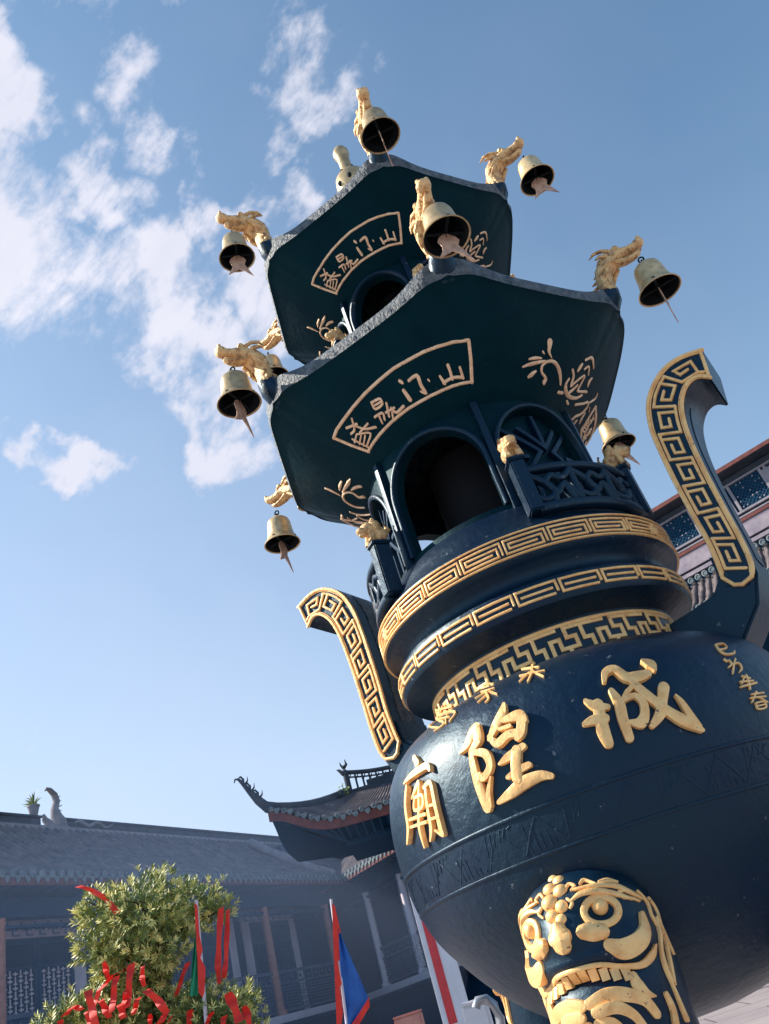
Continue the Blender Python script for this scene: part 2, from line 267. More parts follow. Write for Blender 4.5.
D={"cheng":[[[-4.04,0.5734,0.013],[-5.53,0.551,0.0272],[-7.71,0.5386,0.0157]],[[-6.09,0.554,0.0301],[-5.35,0.5142,0.0326],[-4.86,0.4787,0.0351],[-4.85,0.448,0.0278]],[[-1.89,0.5149,0.0128],[-3.83,0.5166,0.0255],[-6.23,0.5117,0.0255]],[[-9.49,0.6111,0.0117],[-10.75,0.6351,0.0206],[-12.85,0.6377,0.0251],[-14.26,0.604,0.0306],[-16.79,0.5954,0.0335],[-19.1,0.597,0.0219]],[[-19.81,0.6371,0.0133],[-20.87,0.6215,0.031],[-20.98,0.6008,0.0102]],[[-9.94,0.5773,0.0173],[-10.23,0.5394,0.0285],[-9.55,0.4956,0.0282],[-9.18,0.4439,0.0236]],[[-11.33,0.5426,0.0129],[-13.83,0.5467,0.0157],[-14.91,0.5239,0.0213],[-14.17,0.4919,0.024],[-12.53,0.472,0.0308],[-10.52,0.4825,0.0112]],[[-15.4,0.5794,0.0116],[-12.49,0.558,0.0129],[-11.33,0.5426,0.0129]],[[-14.92,0.5899,0.0189],[-15.72,0.5571,0.0259],[-17.25,0.5173,0.027],[-19.12,0.4772,0.0282],[-21.38,0.4434,0.0322],[-23.9,0.4121,0.014]],[[-23.61,0.4231,0.0182],[-22.92,0.4592,0.0211],[-22.61,0.4961,0.0142],[-22.11,0.5176,0.0043]],[[-20.65,0.547,0.0302],[-18.87,0.5129,0.027],[-17.18,0.4804,0.0282],[-14.55,0.4567,0.0168]]],"huang":[[[26.94,0.5768,0.0061],[24.56,0.5897,0.0213],[21.97,0.6202,0.032],[20.8,0.6278,0.0153]],[[21.3,0.6247,0.0275],[21.46,0.5892,0.0272],[23.7,0.5678,0.0166]],[[23.99,0.5615,0.0136],[20.6,0.5438,0.0253],[20.2,0.5052,0.0206],[22.51,0.483,0.0206],[23.06,0.4985,0.0089]],[[24.01,0.5538,0.018],[24.25,0.5029,0.0237],[24.14,0.4576,0.0279],[23.97,0.4073,0.0261]],[[20.76,0.4781,0.0044],[22.5,0.4424,0.0145],[23.19,0.4094,0.0145]],[[13.3,0.6524,0.0121],[14.33,0.6281,0.0286],[16.68,0.5997,0.0255],[18.62,0.5741,0.0134]],[[14.12,0.6078,0.0179],[10.58,0.6034,0.0341],[9.6,0.5851,0.0177]],[[10.03,0.5939,0.0266],[11.17,0.5583,0.0264],[12.35,0.5449,0.0175]],[[18.47,0.5812,0.0135],[17.03,0.5539,0.0251],[14.12,0.5644,0.0236],[11.43,0.5558,0.0249]],[[15.68,0.5887,0.0104],[13.28,0.5854,0.0133]],[[17.91,0.4996,0.0088],[15.46,0.5075,0.0233],[11.73,0.5187,0.0188]],[[13.32,0.5155,0.0276],[14.36,0.4832,0.0303],[15.2,0.447,0.0301]],[[17.03,0.4582,0.013],[14.29,0.4644,0.0201],[11.85,0.4671,0.0172]],[[20.88,0.4087,0.0129],[17.67,0.4178,0.0272],[14.12,0.4295,0.0342],[10.44,0.4305,0.0269],[8.39,0.4207,0.0183]]],"miao":[[[43.55,0.6446,0.018],[41.92,0.6209,0.0226]],[[49.08,0.592,0.0066],[45.04,0.5984,0.0195],[38.43,0.5964,0.0222],[37.21,0.5794,0.011]],[[47.77,0.5768,0.013],[49.65,0.5275,0.0162],[50.57,0.468,0.0161],[53.38,0.4295,0.0081]],[[42.12,0.5661,0.0128],[43.94,0.5506,0.0128],[45.94,0.5341,0.0064]],[[44.72,0.5305,0.0104],[41.51,0.5242,0.0102],[42.2,0.4947,0.0102],[45.73,0.4996,0.0103],[44.72,0.5305,0.0096]],[[41.92,0.5589,0.0095],[43.5,0.5018,0.0102],[45.54,0.4484,0.0133],[45.97,0.3919,0.0062]],[[48.9,0.4835,0.0096],[41.9,0.4718,0.0101]],[[49.27,0.4631,0.008],[42.31,0.4506,0.0101]],[[39.58,0.5466,0.0102],[40.4,0.4883,0.0132],[41.17,0.4306,0.0138],[42.88,0.3997,0.0077]],[[40.15,0.5414,0.0126],[37.58,0.542,0.014],[37.7,0.4763,0.0154],[38.11,0.4178,0.0182],[38.21,0.3958,0.0106],[40.08,0.417,0.0061]],[[40.45,0.487,0.0085],[37.52,0.4816,0.0092]],[[41.14,0.4517,0.0085],[38.21,0.4467,0.0092]]],"song":[[[9.1,0.7878,0.0066],[3.11,0.7479,0.0063]],[[5.5,0.8146,0.0084],[5.14,0.7411,0.0079],[6.67,0.7025,0.0046]],[[8.71,0.7414,0.0055],[2.02,0.7192,0.007]],[[5.99,0.7378,0.0071],[8.85,0.7162,0.0039]],[[4.88,0.735,0.0078],[2.57,0.6986,0.0046]]],"jia":[[[31.15,0.8227,0.007],[18.75,0.7729,0.0074]],[[26.55,0.8234,0.0069],[20.94,0.7788,0.0066]],[[21.86,0.7547,0.0065],[16.75,0.7381,0.0064]],[[17.64,0.7394,0.0064],[22.75,0.7348,0.004]],[[19.37,0.7393,0.008],[17.82,0.7059,0.0078],[18.7,0.696,0.0039]],[[18.72,0.723,0.0055],[21.14,0.7101,0.0039]],[[17.91,0.7315,0.0071],[15.32,0.7065,0.0039]]],"jiang":[[[65.2,0.867,0.0075],[49.71,0.8272,0.0072]],[[57.09,0.8536,0.0074],[61.26,0.8462,0.0065]],[[52.51,0.8432,0.0073],[49.45,0.8291,0.0063]],[[63.85,0.8427,0.0075],[32.17,0.7391,0.0074],[30.58,0.6976,0.0064]],[[38.96,0.7456,0.0059],[31.5,0.7162,0.0065]],[[56.54,0.8341,0.0083],[34.16,0.7143,0.0065],[36.91,0.6977,0.0041]],[[62.04,0.8349,0.0065],[35.27,0.7012,0.0049]],[[34.0,0.7394,0.0058],[32.16,0.6973,0.0048]]],"si":[[[-41.78,0.6529,0.0046],[-44.81,0.6548,0.0055],[-44.19,0.6372,0.0054],[-41.12,0.6317,0.0054]],[[-41.75,0.6506,0.0046],[-41.12,0.6296,0.0054],[-41.96,0.6143,0.0061],[-44.78,0.6148,0.0062],[-45.77,0.6234,0.0039]]],"mao":[[[-40.09,0.597,0.0053],[-40.48,0.5908,0.0053]],[[-41.23,0.5917,0.0061],[-41.13,0.5787,0.0053],[-39.49,0.5699,0.0045]],[[-43.63,0.5949,0.0053],[-41.52,0.5746,0.0053],[-39.38,0.5487,0.0045]],[[-40.85,0.5772,0.0045],[-43.52,0.5799,0.0053],[-43.22,0.5618,0.006],[-41.71,0.5508,0.0038]]],"nian":[[[-41.6,0.5369,0.0052],[-43.59,0.5277,0.0052]],[[-39.91,0.5203,0.0052],[-44.03,0.5187,0.0052]],[[-43.12,0.5387,0.0053],[-42.26,0.5138,0.0059],[-41.37,0.4949,0.0052]],[[-39.02,0.5049,0.0051],[-44.59,0.5113,0.006]],[[-41.63,0.5299,0.0045],[-39.89,0.5136,0.0044]]],"chun":[[[-40.9,0.4793,0.0044],[-44.94,0.4794,0.0052]],[[-39.98,0.4694,0.0044],[-44.91,0.468,0.0052]],[[-42.79,0.4849,0.0052],[-39.75,0.4571,0.0044]],[[-42.48,0.4691,0.0044],[-44.35,0.4511,0.0052]],[[-40.64,0.4527,0.0044],[-43.36,0.4538,0.0044],[-43.03,0.437,0.0044],[-40.5,0.4359,0.0044],[-40.64,0.4527,0.0044]],[[-40.64,0.4441,0.0036],[-43.19,0.4454,0.0037]]],"frame":[[[45.53,0.4512,0.0118],[37.48,0.4982,0.0116],[30.26,0.5517,0.0114],[23.51,0.5911,0.0113],[16.65,0.6149,0.0112],[10.39,0.6295,0.0111],[4.97,0.6175,0.011],[-0.23,0.6005,0.0109],[-5.06,0.5679,0.0109],[-10.17,0.5453,0.0109],[-15.37,0.5295,0.0109]],[[-15.37,0.5295,0.0126],[-14.99,0.3559,0.0128],[-14.07,0.1792,0.0129]],[[-14.25,0.1784,0.0112],[-6.16,0.1955,0.0111],[3.5,0.2074,0.0112],[13.97,0.2107,0.0113],[22.49,0.1969,0.0114],[31.32,0.1702,0.0116],[41.88,0.1282,0.0118]],[[41.88,0.1282,0.0136],[44.02,0.289,0.0136],[45.53,0.4512,0.0136]]],"shan":[[[-6.63,0.3847,0.0119],[-6.79,0.3291,0.0111],[-6.76,0.2625,0.0111]],[[-2.71,0.3322,0.0085],[-3.44,0.2578,0.0128]],[[-3.28,0.2597,0.012],[-7.04,0.2637,0.0102],[-10.82,0.2372,0.012]],[[-10.59,0.3293,0.0094],[-10.9,0.2366,0.0103]]],"men":[[[11.04,0.4974,0.012],[10.61,0.4746,0.012]],[[11.59,0.3985,0.0129],[11.38,0.2881,0.0155]],[[8.09,0.4516,0.0103],[4.78,0.4501,0.0136],[5.0,0.3525,0.0128],[4.7,0.2591,0.0112],[6.22,0.3016,0.006]],[[1.78,0.3632,0.006],[1.54,0.3503,0.006]]],"ding":[[[24.11,0.4796,0.0078],[20.76,0.4638,0.0078],[21.39,0.404,0.0078],[24.64,0.407,0.0079],[24.11,0.4796,0.0078]],[[24.33,0.4428,0.0061],[21.18,0.4319,0.0061]],[[27.01,0.3449,0.0079],[23.6,0.331,0.0079],[24.69,0.2655,0.0079]],[[25.3,0.3378,0.0079],[26.52,0.2515,0.007]],[[19.84,0.3883,0.0087],[22.39,0.2638,0.0079]],[[22.38,0.313,0.0079],[18.44,0.3035,0.0078]],[[19.57,0.3246,0.0078],[18.97,0.248,0.0096],[15.06,0.2605,0.0104]],[[20.3,0.2788,0.007],[21.72,0.2198,0.007]]],"sheng":[[[38.36,0.4283,0.008],[34.33,0.3995,0.0089]],[[33.94,0.4693,0.008],[36.73,0.3717,0.008],[39.27,0.3601,0.0063]],[[35.28,0.3936,0.0071],[33.64,0.3105,0.008],[29.92,0.2568,0.0088]],[[31.11,0.3357,0.0071],[36.38,0.3161,0.0062]],[[37.89,0.3218,0.0063],[41.66,0.2812,0.0063]],[[37.76,0.3191,0.0063],[33.67,0.2423,0.0062],[39.84,0.1713,0.0063]],[[36.99,0.2878,0.0054],[41.04,0.237,0.0054]],[[35.87,0.2627,0.0054],[40.48,0.2013,0.0054]],[[40.98,0.3155,0.0072],[39.84,0.1562,0.0072]]],"flower":[[[-46.71,0.5943,0.0228],[-47.02,0.544,0.0176],[-47.3,0.493,0.0104],[-49.14,0.4439,0.0042]],[[-38.79,0.3889,0.0041],[-41.42,0.4057,0.0103],[-44.43,0.4185,0.0041]],[[-36.26,0.3043,0.0031],[-40.07,0.3396,0.0144],[-43.63,0.3691,0.0124],[-46.57,0.3972,0.0042]],[[-39.87,0.2066,0.0083],[-41.33,0.2307,0.0207],[-43.19,0.2812,0.0041]],[[-48.91,0.1792,0.0189],[-48.96,0.2245,0.0115],[-46.06,0.2799,0.0094],[-45.82,0.3472,0.0104],[-48.52,0.3984,0.0115],[-51.96,0.3933,0.0136],[-55.36,0.3209,0.0137],[-58.43,0.205,0.0075]],[[-59.54,0.1195,0.0139],[-61.81,0.1278,0.0139]],[[-68.03,0.0829,0.0109],[-69.45,0.0727,0.0109]],[[-44.57,0.4822,0.0072],[-45.04,0.4722,0.0072]],[[-64.93,0.38,0.0086],[-65.46,0.4184,0.0172],[-65.71,0.4549,0.0075]],[[-61.86,0.3734,0.0096],[-64.08,0.3116,0.0097],[-65.09,0.2234,0.0075],[-66.7,0.275,0.0065],[-70.47,0.3761,0.0076],[-71.05,0.2875,0.0066],[-71.68,0.2248,0.0082],[-77.79,0.294,0.0111]],[[-62.12,0.2873,0.0054],[-61.93,0.204,0.0129],[-66.02,0.1339,0.0173],[-72.66,0.1568,0.0132],[-76.21,0.2359,0.0077]],[[-66.0,0.1475,0.0119],[-68.06,0.2185,0.0098],[-69.3,0.2705,0.0054]],[[-66.51,0.4961,0.0076],[-69.91,0.5467,0.0109],[-73.26,0.4844,0.0044]],[[-68.34,0.4206,0.0054],[-70.44,0.4682,0.0076],[-72.34,0.4069,0.0044]],[[-76.43,0.3368,0.0044],[-75.81,0.3734,0.0144],[-76.16,0.4275,0.0044]],[[-75.68,0.1194,0.0099],[-81.68,0.2017,0.0101],[-88.55,0.2806,0.0103],[-92.75,0.2538,0.0092],[-90.72,0.1441,0.0103],[-84.54,0.0647,0.0112],[-81.71,0.0016,0.0101]],[[-90.27,-0.0249,0.0136],[-90.47,0.013,0.0114],[-91.32,0.0685,0.0034]],[[-99.95,0.0899,0.0035],[-97.9,0.1382,0.0116],[-96.51,0.2184,0.0046]],[[-97.97,0.3041,0.0047],[-102.21,0.2914,0.0059]],[[-91.59,0.3088,0.0057],[-97.38,0.4176,0.0082],[-95.5,0.4756,0.0035]]],"flower2":[[[77.33,0.524,0.0084],[77.24,0.4631,0.0125],[78.76,0.3445,0.0042]],[[67.22,0.291,0.0068],[71.16,0.316,0.0123],[74.54,0.3328,0.0034]],[[62.82,0.1915,0.004],[67.81,0.2192,0.0189],[75.64,0.2964,0.0041]],[[65.8,0.0611,0.0148],[67.92,0.1141,0.0176],[71.54,0.1798,0.0034]],[[74.04,0.0187,0.0178],[75.43,0.0813,0.0124],[73.35,0.1669,0.0089],[75.71,0.2685,0.0097],[80.36,0.3069,0.0098],[84.27,0.2594,0.0099],[86.29,0.1582,0.0099],[84.92,0.0514,0.0042]],[[98.69,0.4437,0.0096],[104.3,0.497,0.0098],[105.08,0.4126,0.009],[99.54,0.2618,0.0066]],[[93.07,0.2978,0.005],[94.48,0.2175,0.0086],[94.35,0.1355,0.0086],[92.12,0.0258,0.0064]],[[100.44,0.3907,0.0059],[106.49,0.3743,0.0082],[106.49,0.2608,0.0082],[103.41,0.1078,0.0066]],[[95.85,0.2287,0.0065],[100.59,0.1736,0.0102],[101.05,0.0799,0.0116],[99.1,0.0002,0.0093],[91.64,-0.0331,0.0085],[86.89,-0.023,0.0105]],[[95.39,-0.0764,0.0057],[95.47,-0.1256,0.0057]],[[102.44,-0.0387,0.0087],[112.01,0.0433,0.0177]]],"eye":[[[-48.44,0.07,0.017],[-46.05,0.0613,0.017],[-42.42,0.0551,0.0169],[-38.06,0.0519,0.0169],[-33.44,0.0523,0.0168],[-29.08,0.056,0.0168],[-25.5,0.0628,0.0169],[-23.04,0.0718,0.0169],[-21.96,0.0819,0.017],[-22.43,0.092,0.0171],[-24.5,0.1008,0.0171],[-27.94,0.1071,0.0171],[-32.29,0.1103,0.0172],[-37.12,0.11,0.0172],[-41.88,0.1062,0.0172],[-45.82,0.0993,0.0172],[-48.36,0.0902,0.0171],[-49.25,0.08,0.0171],[-48.44,0.07,0.017]]],"pupil":[[[-32.76,0.095,0.0232],[-36.17,0.0923,0.0342],[-39.13,0.0886,0.0232]]],"brow":[[[-15.99,0.1223,0.0049],[-25.55,0.1303,0.0147],[-39.34,0.1238,0.0147],[-53.24,0.1058,0.0148],[-65.35,0.0859,0.0062]],[[-20.03,0.143,0.0075],[-35.63,0.1386,0.0124],[-54.29,0.1257,0.0149],[-66.19,0.1035,0.0149],[-76.47,0.0814,0.0062]]],"curl":[[[-27.46,0.1516,0.0062],[-32.71,0.1577,0.0088],[-39.35,0.1422,0.0074]],[[-44.25,0.1422,0.0087],[-52.24,0.1402,0.0137],[-59.02,0.1314,0.0075]]],"nose":[[[-3.43,0.1502,0.0339],[-9.3,0.1369,0.0298]],[[3.44,0.1387,0.0288],[7.31,0.1308,0.025]],[[1.23,0.1092,0.0333],[-4.59,0.1098,0.032]],[[1.41,0.0688,0.0315],[4.59,0.0391,0.0409]],[[-9.9,0.0439,0.031],[-13.82,0.0351,0.0536],[-17.91,0.0272,0.0309]]],"cheek":[[[-67.85,0.0483,0.0159],[-62.71,0.0174,0.0301],[-52.49,-0.0032,0.0403],[-40.47,-0.0085,0.0449],[-31.43,0.0078,0.0296]]],"lip":[[[10.96,-0.012,0.0144],[2.17,-0.0101,0.0143],[-15.34,-0.0209,0.013],[-35.48,-0.0404,0.0142],[-51.2,-0.05,0.0177],[-63.05,-0.0379,0.0203],[-68.57,-0.0207,0.006]]],"teeth":[[[14.21,-0.0323,0.0229],[15.38,-0.0503,0.0228]],[[2.66,-0.0309,0.0239],[4.77,-0.0499,0.0238]],[[-9.88,-0.034,0.0261],[-7.61,-0.0528,0.026]],[[-22.04,-0.0435,0.0283],[-19.53,-0.062,0.028]],[[-31.04,-0.0538,0.0199],[-28.43,-0.0694,0.0198]]],"fang":[[[-41.11,-0.0644,0.0175],[-40.97,-0.0847,0.029],[-44.88,-0.105,0.0208],[-51.36,-0.1162,0.0046]]],"ear":[[[-84.52,0.0327,0.0099],[-80.78,0.0033,0.0135],[-75.79,-0.0271,0.0109],[-72.14,-0.0681,0.0155],[-72.85,-0.0991,0.0142]],[[-86.3,0.0321,0.0087],[-87.55,-0.0026,0.0098],[-82.85,-0.0466,0.0121],[-76.9,-0.092,0.0119],[-75.43,-0.1095,0.0047]]],"mane":[[[37.62,-0.102,0.0121],[16.65,-0.0885,0.0331],[1.18,-0.0854,0.0385],[-14.04,-0.0906,0.0323],[-25.29,-0.1044,0.0298],[-33.33,-0.1307,0.0229],[-38.51,-0.1569,0.0194]],[[18.04,-0.1077,0.0294],[3.2,-0.1051,0.0348],[-6.3,-0.1082,0.0288],[-12.48,-0.129,0.0286],[-16.35,-0.1531,0.0285]],[[22.61,-0.1331,0.0353],[6.08,-0.1307,0.0289]],[[-56.03,-0.1308,0.0058],[-56.65,-0.1527,0.0161],[-57.76,-0.1759,0.0183]]]}
def S_cyl(r): return lambda az,h,off=0: cyl(r+off,az,h)
def ribbon(b,S,st,hgt=.008,emb=.004,smooth=True,step=.012,rnd=True,taper=.32,edge=.7):
    """a raised brush stroke that follows surface S; st = [(a,b,width)]"""
    pts=[]
    n=len(st)
    if smooth and n>2:
        for i in range(n-1):
            p0=st[max(i-1,0)];p1=st[i];p2=st[i+1];p3=st[min(i+2,n-1)]
            k=5
            for j in range(k):
                t=j/k
                pts.append(tuple(.5*((2*p1[c])+(-p0[c]+p2[c])*t+(2*p0[c]-5*p1[c]+4*p2[c]-p3[c])*t*t+(-p0[c]+3*p1[c]-3*p2[c]+p3[c])*t**3) for c in range(3)))
        pts.append(st[-1])
    else:
        for i in range(n-1):
            a=Vector(S(st[i][0],st[i][1]));c=Vector(S(st[i+1][0],st[i+1][1]))
            k=max(1,min(14,int((c-a).length/(step*3))))
            for j in range(k): pts.append(tuple(lerp(st[i][q],st[i+1][q],j/k) for q in range(3)))
        pts.append(st[-1])
    P=[Vector(S(p[0],p[1])) for p in pts];Nn=[(Vector(S(p[0],p[1],.01))-P[i]).normalized() for i,p in enumerate(pts)];W=[max(p[2],.0015) for p in pts]
    closed=(P[0]-P[-1]).length<1e-4 and len(P)>3
    # drop coincident
    Q=[];
    for i in range(len(P)):
        if Q and (P[i]-P[Q[-1]]).length<1e-4: continue
        Q.append(i)
    if closed and (P[Q[-1]]-P[Q[0]]).length<1e-4 and len(Q)>3: Q=Q[:-1]
    P=[P[i] for i in Q];Nn=[Nn[i] for i in Q];W=[W[i] for i in Q];k=len(P)
    if k<2: return
    secs=[]
    for i in range(k):
        pa=P[i-1] if (i>0 or closed) else None;pb=P[(i+1)%k] if (i<k-1 or closed) else None
        d1=(P[i]-pa).normalized() if pa is not None else None;d2=(pb-P[i]).normalized() if pb is not None else None
        if d1 is None:d1=d2
        if d2 is None:d2=d1
        t=(d1+d2);t=t.normalized() if t.length>1e-3 else d2
        c=max(.62,t.dot(d2));side=Nn[i].cross(t).normalized()/c
        secs.append((P[i],Nn[i],side,W[i],t))
    if rnd and not closed:
        p,nn,s_,w_,t=secs[0];h=[( p-t*w_*.5*math.sin(a),nn,s_,w_*math.cos(a),t) for a in (1.35,.95,.5)]
        p,nn,s_,w_,t=secs[-1];e=[(p+t*w_*.5*math.sin(a),nn,s_,w_*math.cos(a),t) for a in (.5,.95,1.35)]
        secs=h+secs+e
    jig=random.uniform(-.0004,.0004)
    rows=[]
    for p,nn,s_,w_,t in secs:
        hh=hgt+jig
        rows.append([p-s_*w_*.5-nn*emb,p-s_*w_*.5+nn*hh*edge,p-s_*w_*(.5-taper*.5)+nn*hh,p+nn*hh*(1.06 if edge<.8 else 1.0),p+s_*w_*(.5-taper*.5)+nn*hh,p+s_*w_*.5+nn*hh*edge,p+s_*w_*.5-nn*emb])
    o=b.grid(rows,close_v=closed)
    m=len(rows[0])
    if not closed:
        b.f.append(tuple(o+i for i in range(m)));L=o+(len(rows)-1)*m;b.f.append(tuple(L+i for i in reversed(range(m))))
def strokes(name,S,sts,m,parent,**k):
    b=B()
    for st in sts: ribbon(b,S,st,**k)
    return obj(name,b,m,parent,smooth=35 if k.get('edge',.7)>.8 else 50,merge=False)
# ---------------------------------------------------------------- ground
g=B();g.add([(-400,-60,0),(400,-60,0),(400,900,0),(-400,900,0)],[(0,1,2,3)])
gm=mat('courtyard_flagstones',(.36,.31,.31),.75,0,(.28,.24,.25),.8,.35,14)
t=gm.node_tree;bk=t.nodes.new('ShaderNodeTexBrick');bk.inputs['Scale'].default_value=1.0;bk.inputs['Mortar Size'].default_value=.012;bk.inputs['Brick Width'].default_value=1.2;bk.inputs['Row Height'].default_value=.8
bk.inputs['Color1'].default_value=(.95,.95,.95,1);bk.inputs['Color2'].default_value=(.8,.8,.82,1);bk.inputs['Mortar'].default_value=(.25,.25,.28,1)
tt=[n for n in t.nodes if n.type=='TEX_COORD'][0];t.links.new(tt.outputs['Object'],bk.inputs['Vector'])
mx=t.nodes.new('ShaderNodeMixRGB');mx.blend_type='MULTIPLY';mx.inputs[0].default_value=1
bb=t.nodes['Principled BSDF'];src=bb.inputs['Base Color'].links[0].from_socket
t.links.new(src,mx.inputs[1]);t.links.new(bk.outputs['Color'],mx.inputs[2]);t.links.new(mx.outputs[0],bb.inputs['Base Color'])
tag(obj('ground',g,gm),kind='structure')
# ---------------------------------------------------------------- the tower censer
CEN=thing('incense_burner','towering blue black iron incense burner with two pagoda roofs and gilded writing','incense burner',(AX,AY,0))
# bowl
def lathe_rh(prof,n=160):
    b=B();b.grid([[cyl(r,360*j/n,h) for j in range(n)] for r,h in prof],close_u=True);return b
hs=[-.24+i*(1.045/70) for i in range(71)]
bowl=obj('bowl',lathe_rh([(interp(BOWL,h),h) for h in hs]+[(.44,.81)]),M['iron'],CEN,60)
tag(bowl,'round blue black bowl with large gilded characters')
def chars(names,nm='inscription_character',h=.013):
    for k,l in names:
        o=strokes(nm,S_bowl,D[k],M['gold'],bowl,hgt=h,emb=.012 if h>.01 else .006,step=.01,taper=.10,edge=.94);
        if l:o['label']=l
chars([('cheng','large gilded character at the right'),('huang','large gilded character in the middle'),('miao','large gilded character at the left')],h=.016)
chars([('song','small dark rimmed character, right of three'),('jia','small dark rimmed character, middle of three'),('jiang','small dark rimmed character, left of three'),('si','top small character of the column'),('mao','second small character of the column'),('nian','third small character of the column'),('chun','lowest small character of the column')],h=.006)
# moulded seams and the incised band between them
b=B()
for h,w_,hg in ((.36,.010,.004),(.248,.009,.0035)):
    ribbon(b,S_bowl,[(a,h,w_) for a in range(0,361,4)],hgt=hg,emb=.006,smooth=False)
obj('moulded_seam',b,M['iron'],bowl,50,merge=False)
b=B()
for i in range(36):
    a0=i*10;up=i%2
    for j in range(6):
        x=a0+1+j*1.45+random.uniform(-.3,.3);hh=random.uniform(.75,1.1)*(j+.6)/6*.075
        if up: ribbon(b,S_bowl,[(x,.262,.0035),(x,.262+hh,.0035)],hgt=.0013,emb=.003,smooth=False,rnd=False)
        else: ribbon(b,S_bowl,[(x,.345,.0035),(x+1.0,.345-hh,.0035)],hgt=.0013,emb=.003,smooth=False,rnd=False)
    ribbon(b,S_bowl,[(a0,.262,.005),(a0+5,.345,.005),(a0+10,.262,.005)],hgt=.0013,emb=.003,smooth=False)
obj('hatched_band',b,M['iron'],bowl,50,merge=False)
# neck with three fret bands
NECK=[(.44,.76),(.474,.775),(.474,.80),(.474,.905),(.480,.918),(.505,.93),(.545,.945),(.566,.953),(.574,.965),(.575,1.028),(.570,1.040),(.548,1.050),(.537,1.065),(.536,1.085),(.545,1.100),(.575,1.118),(.592,1.127),(.598,1.136),(.600,1.215),(.596,1.228),(.58,1.24),(.56,1.262),(.54,1.30),(.505,1.355),(.485,1.375),(.40,1.38)]
neck=obj('neck',lathe_rh(NECK),M['iron'],CEN,35)
def fret(r,h0,h1,n,unit,w_,border,name='fret_band',bw=.008,off=0):
    b=B();S=S_cyl(r)
    for i in range(n):
        a0=off+360/n*i;da=360/n
        for pl in unit: ribbon(b,S,[(a0+da*x,lerp(h0,h1,y),w_) for x,y in pl],hgt=.006,emb=.004,smooth=False,rnd=False,step=.02)
    for h in border: ribbon(b,S,[(a,h,bw) for a in range(0,361,3)],hgt=.006,emb=.004,smooth=False)
    return obj(name,b,M['gold'],neck,50,merge=False)
spiral=[[(.04,.04),(.04,.96),(.95,.96),(.95,.04),(.13,.04),(.13,.66),(.86,.66),(.86,.34),(.24,.34)]]
fret(.600,1.150,1.203,24,spiral,.0072,(1.138,1.216),bw=.006)
fret(.575,.975,1.020,24,[[(.03,.15),(.03,1),(.93,1),(.93,.02),(.10,.02)],[(.12,.5),(.85,.5)]],.0085,(),off=3)
mea=[[(0,.0),(.0,.45),(.16,.45),(.16,1),(.50,1),(.50,.62),(.32,.62),(.32,.22),(.66,.22),(.66,.62),(.84,.62),(.84,.0),(1.0,0)],[(.5,0),(.5,.22)],[(.66,1),(1.16,1)]]
fret(.474,.803,.893,18,mea,.0135,(.905,),bw=.012)
# ear handles: S shaped plates, fret on the flat face
HI=[(.700,.885),(.712,.960),(.722,1.064),(.722,1.165),(.726,1.330),(.736,1.475),(.748,1.565),(.780,1.655),(.830,1.715),(.900,1.757),(.975,1.762),(1.055,1.738)]
HO=[(.775,.852),(.818,.905),(.832,1.002),(.838,1.130),(.846,1.277),(.858,1.408),(.874,1.500),(.898,1.572),(.932,1.618),(.962,1.636),(.992,1.634),(1.022,1.604)]
def smooth_line(P,k=4):
    o=[]
    for i in range(len(P)-1):
        p0=P[max(i-1,0)];p1=P[i];p2=P[i+1];p3=P[min(i+2,len(P)-1)]
        for j in range(k):
            t=j/k;o.append(tuple(.5*((2*p1[c])+(-p0[c]+p2[c])*t+(2*p0[c]-5*p1[c]+4*p2[c]-p3[c])*t*t+(-p0[c]+3*p1[c]-3*p2[c]+p3[c])*t**3) for c in range(2)))
    return o+[P[-1]]
Hi=smooth_line(HI);Ho=smooth_line(HO)
LEN=[0]
for i in range(1,len(Hi)):
    c0=((Hi[i-1][0]+Ho[i-1][0])/2,(Hi[i-1][1]+Ho[i-1][1])/2);c1=((Hi[i][0]+Ho[i][0])/2,(Hi[i][1]+Ho[i][1])/2);LEN.append(LEN[-1]+math.hypot(c1[0]-c0[0],c1[1]-c0[1]))
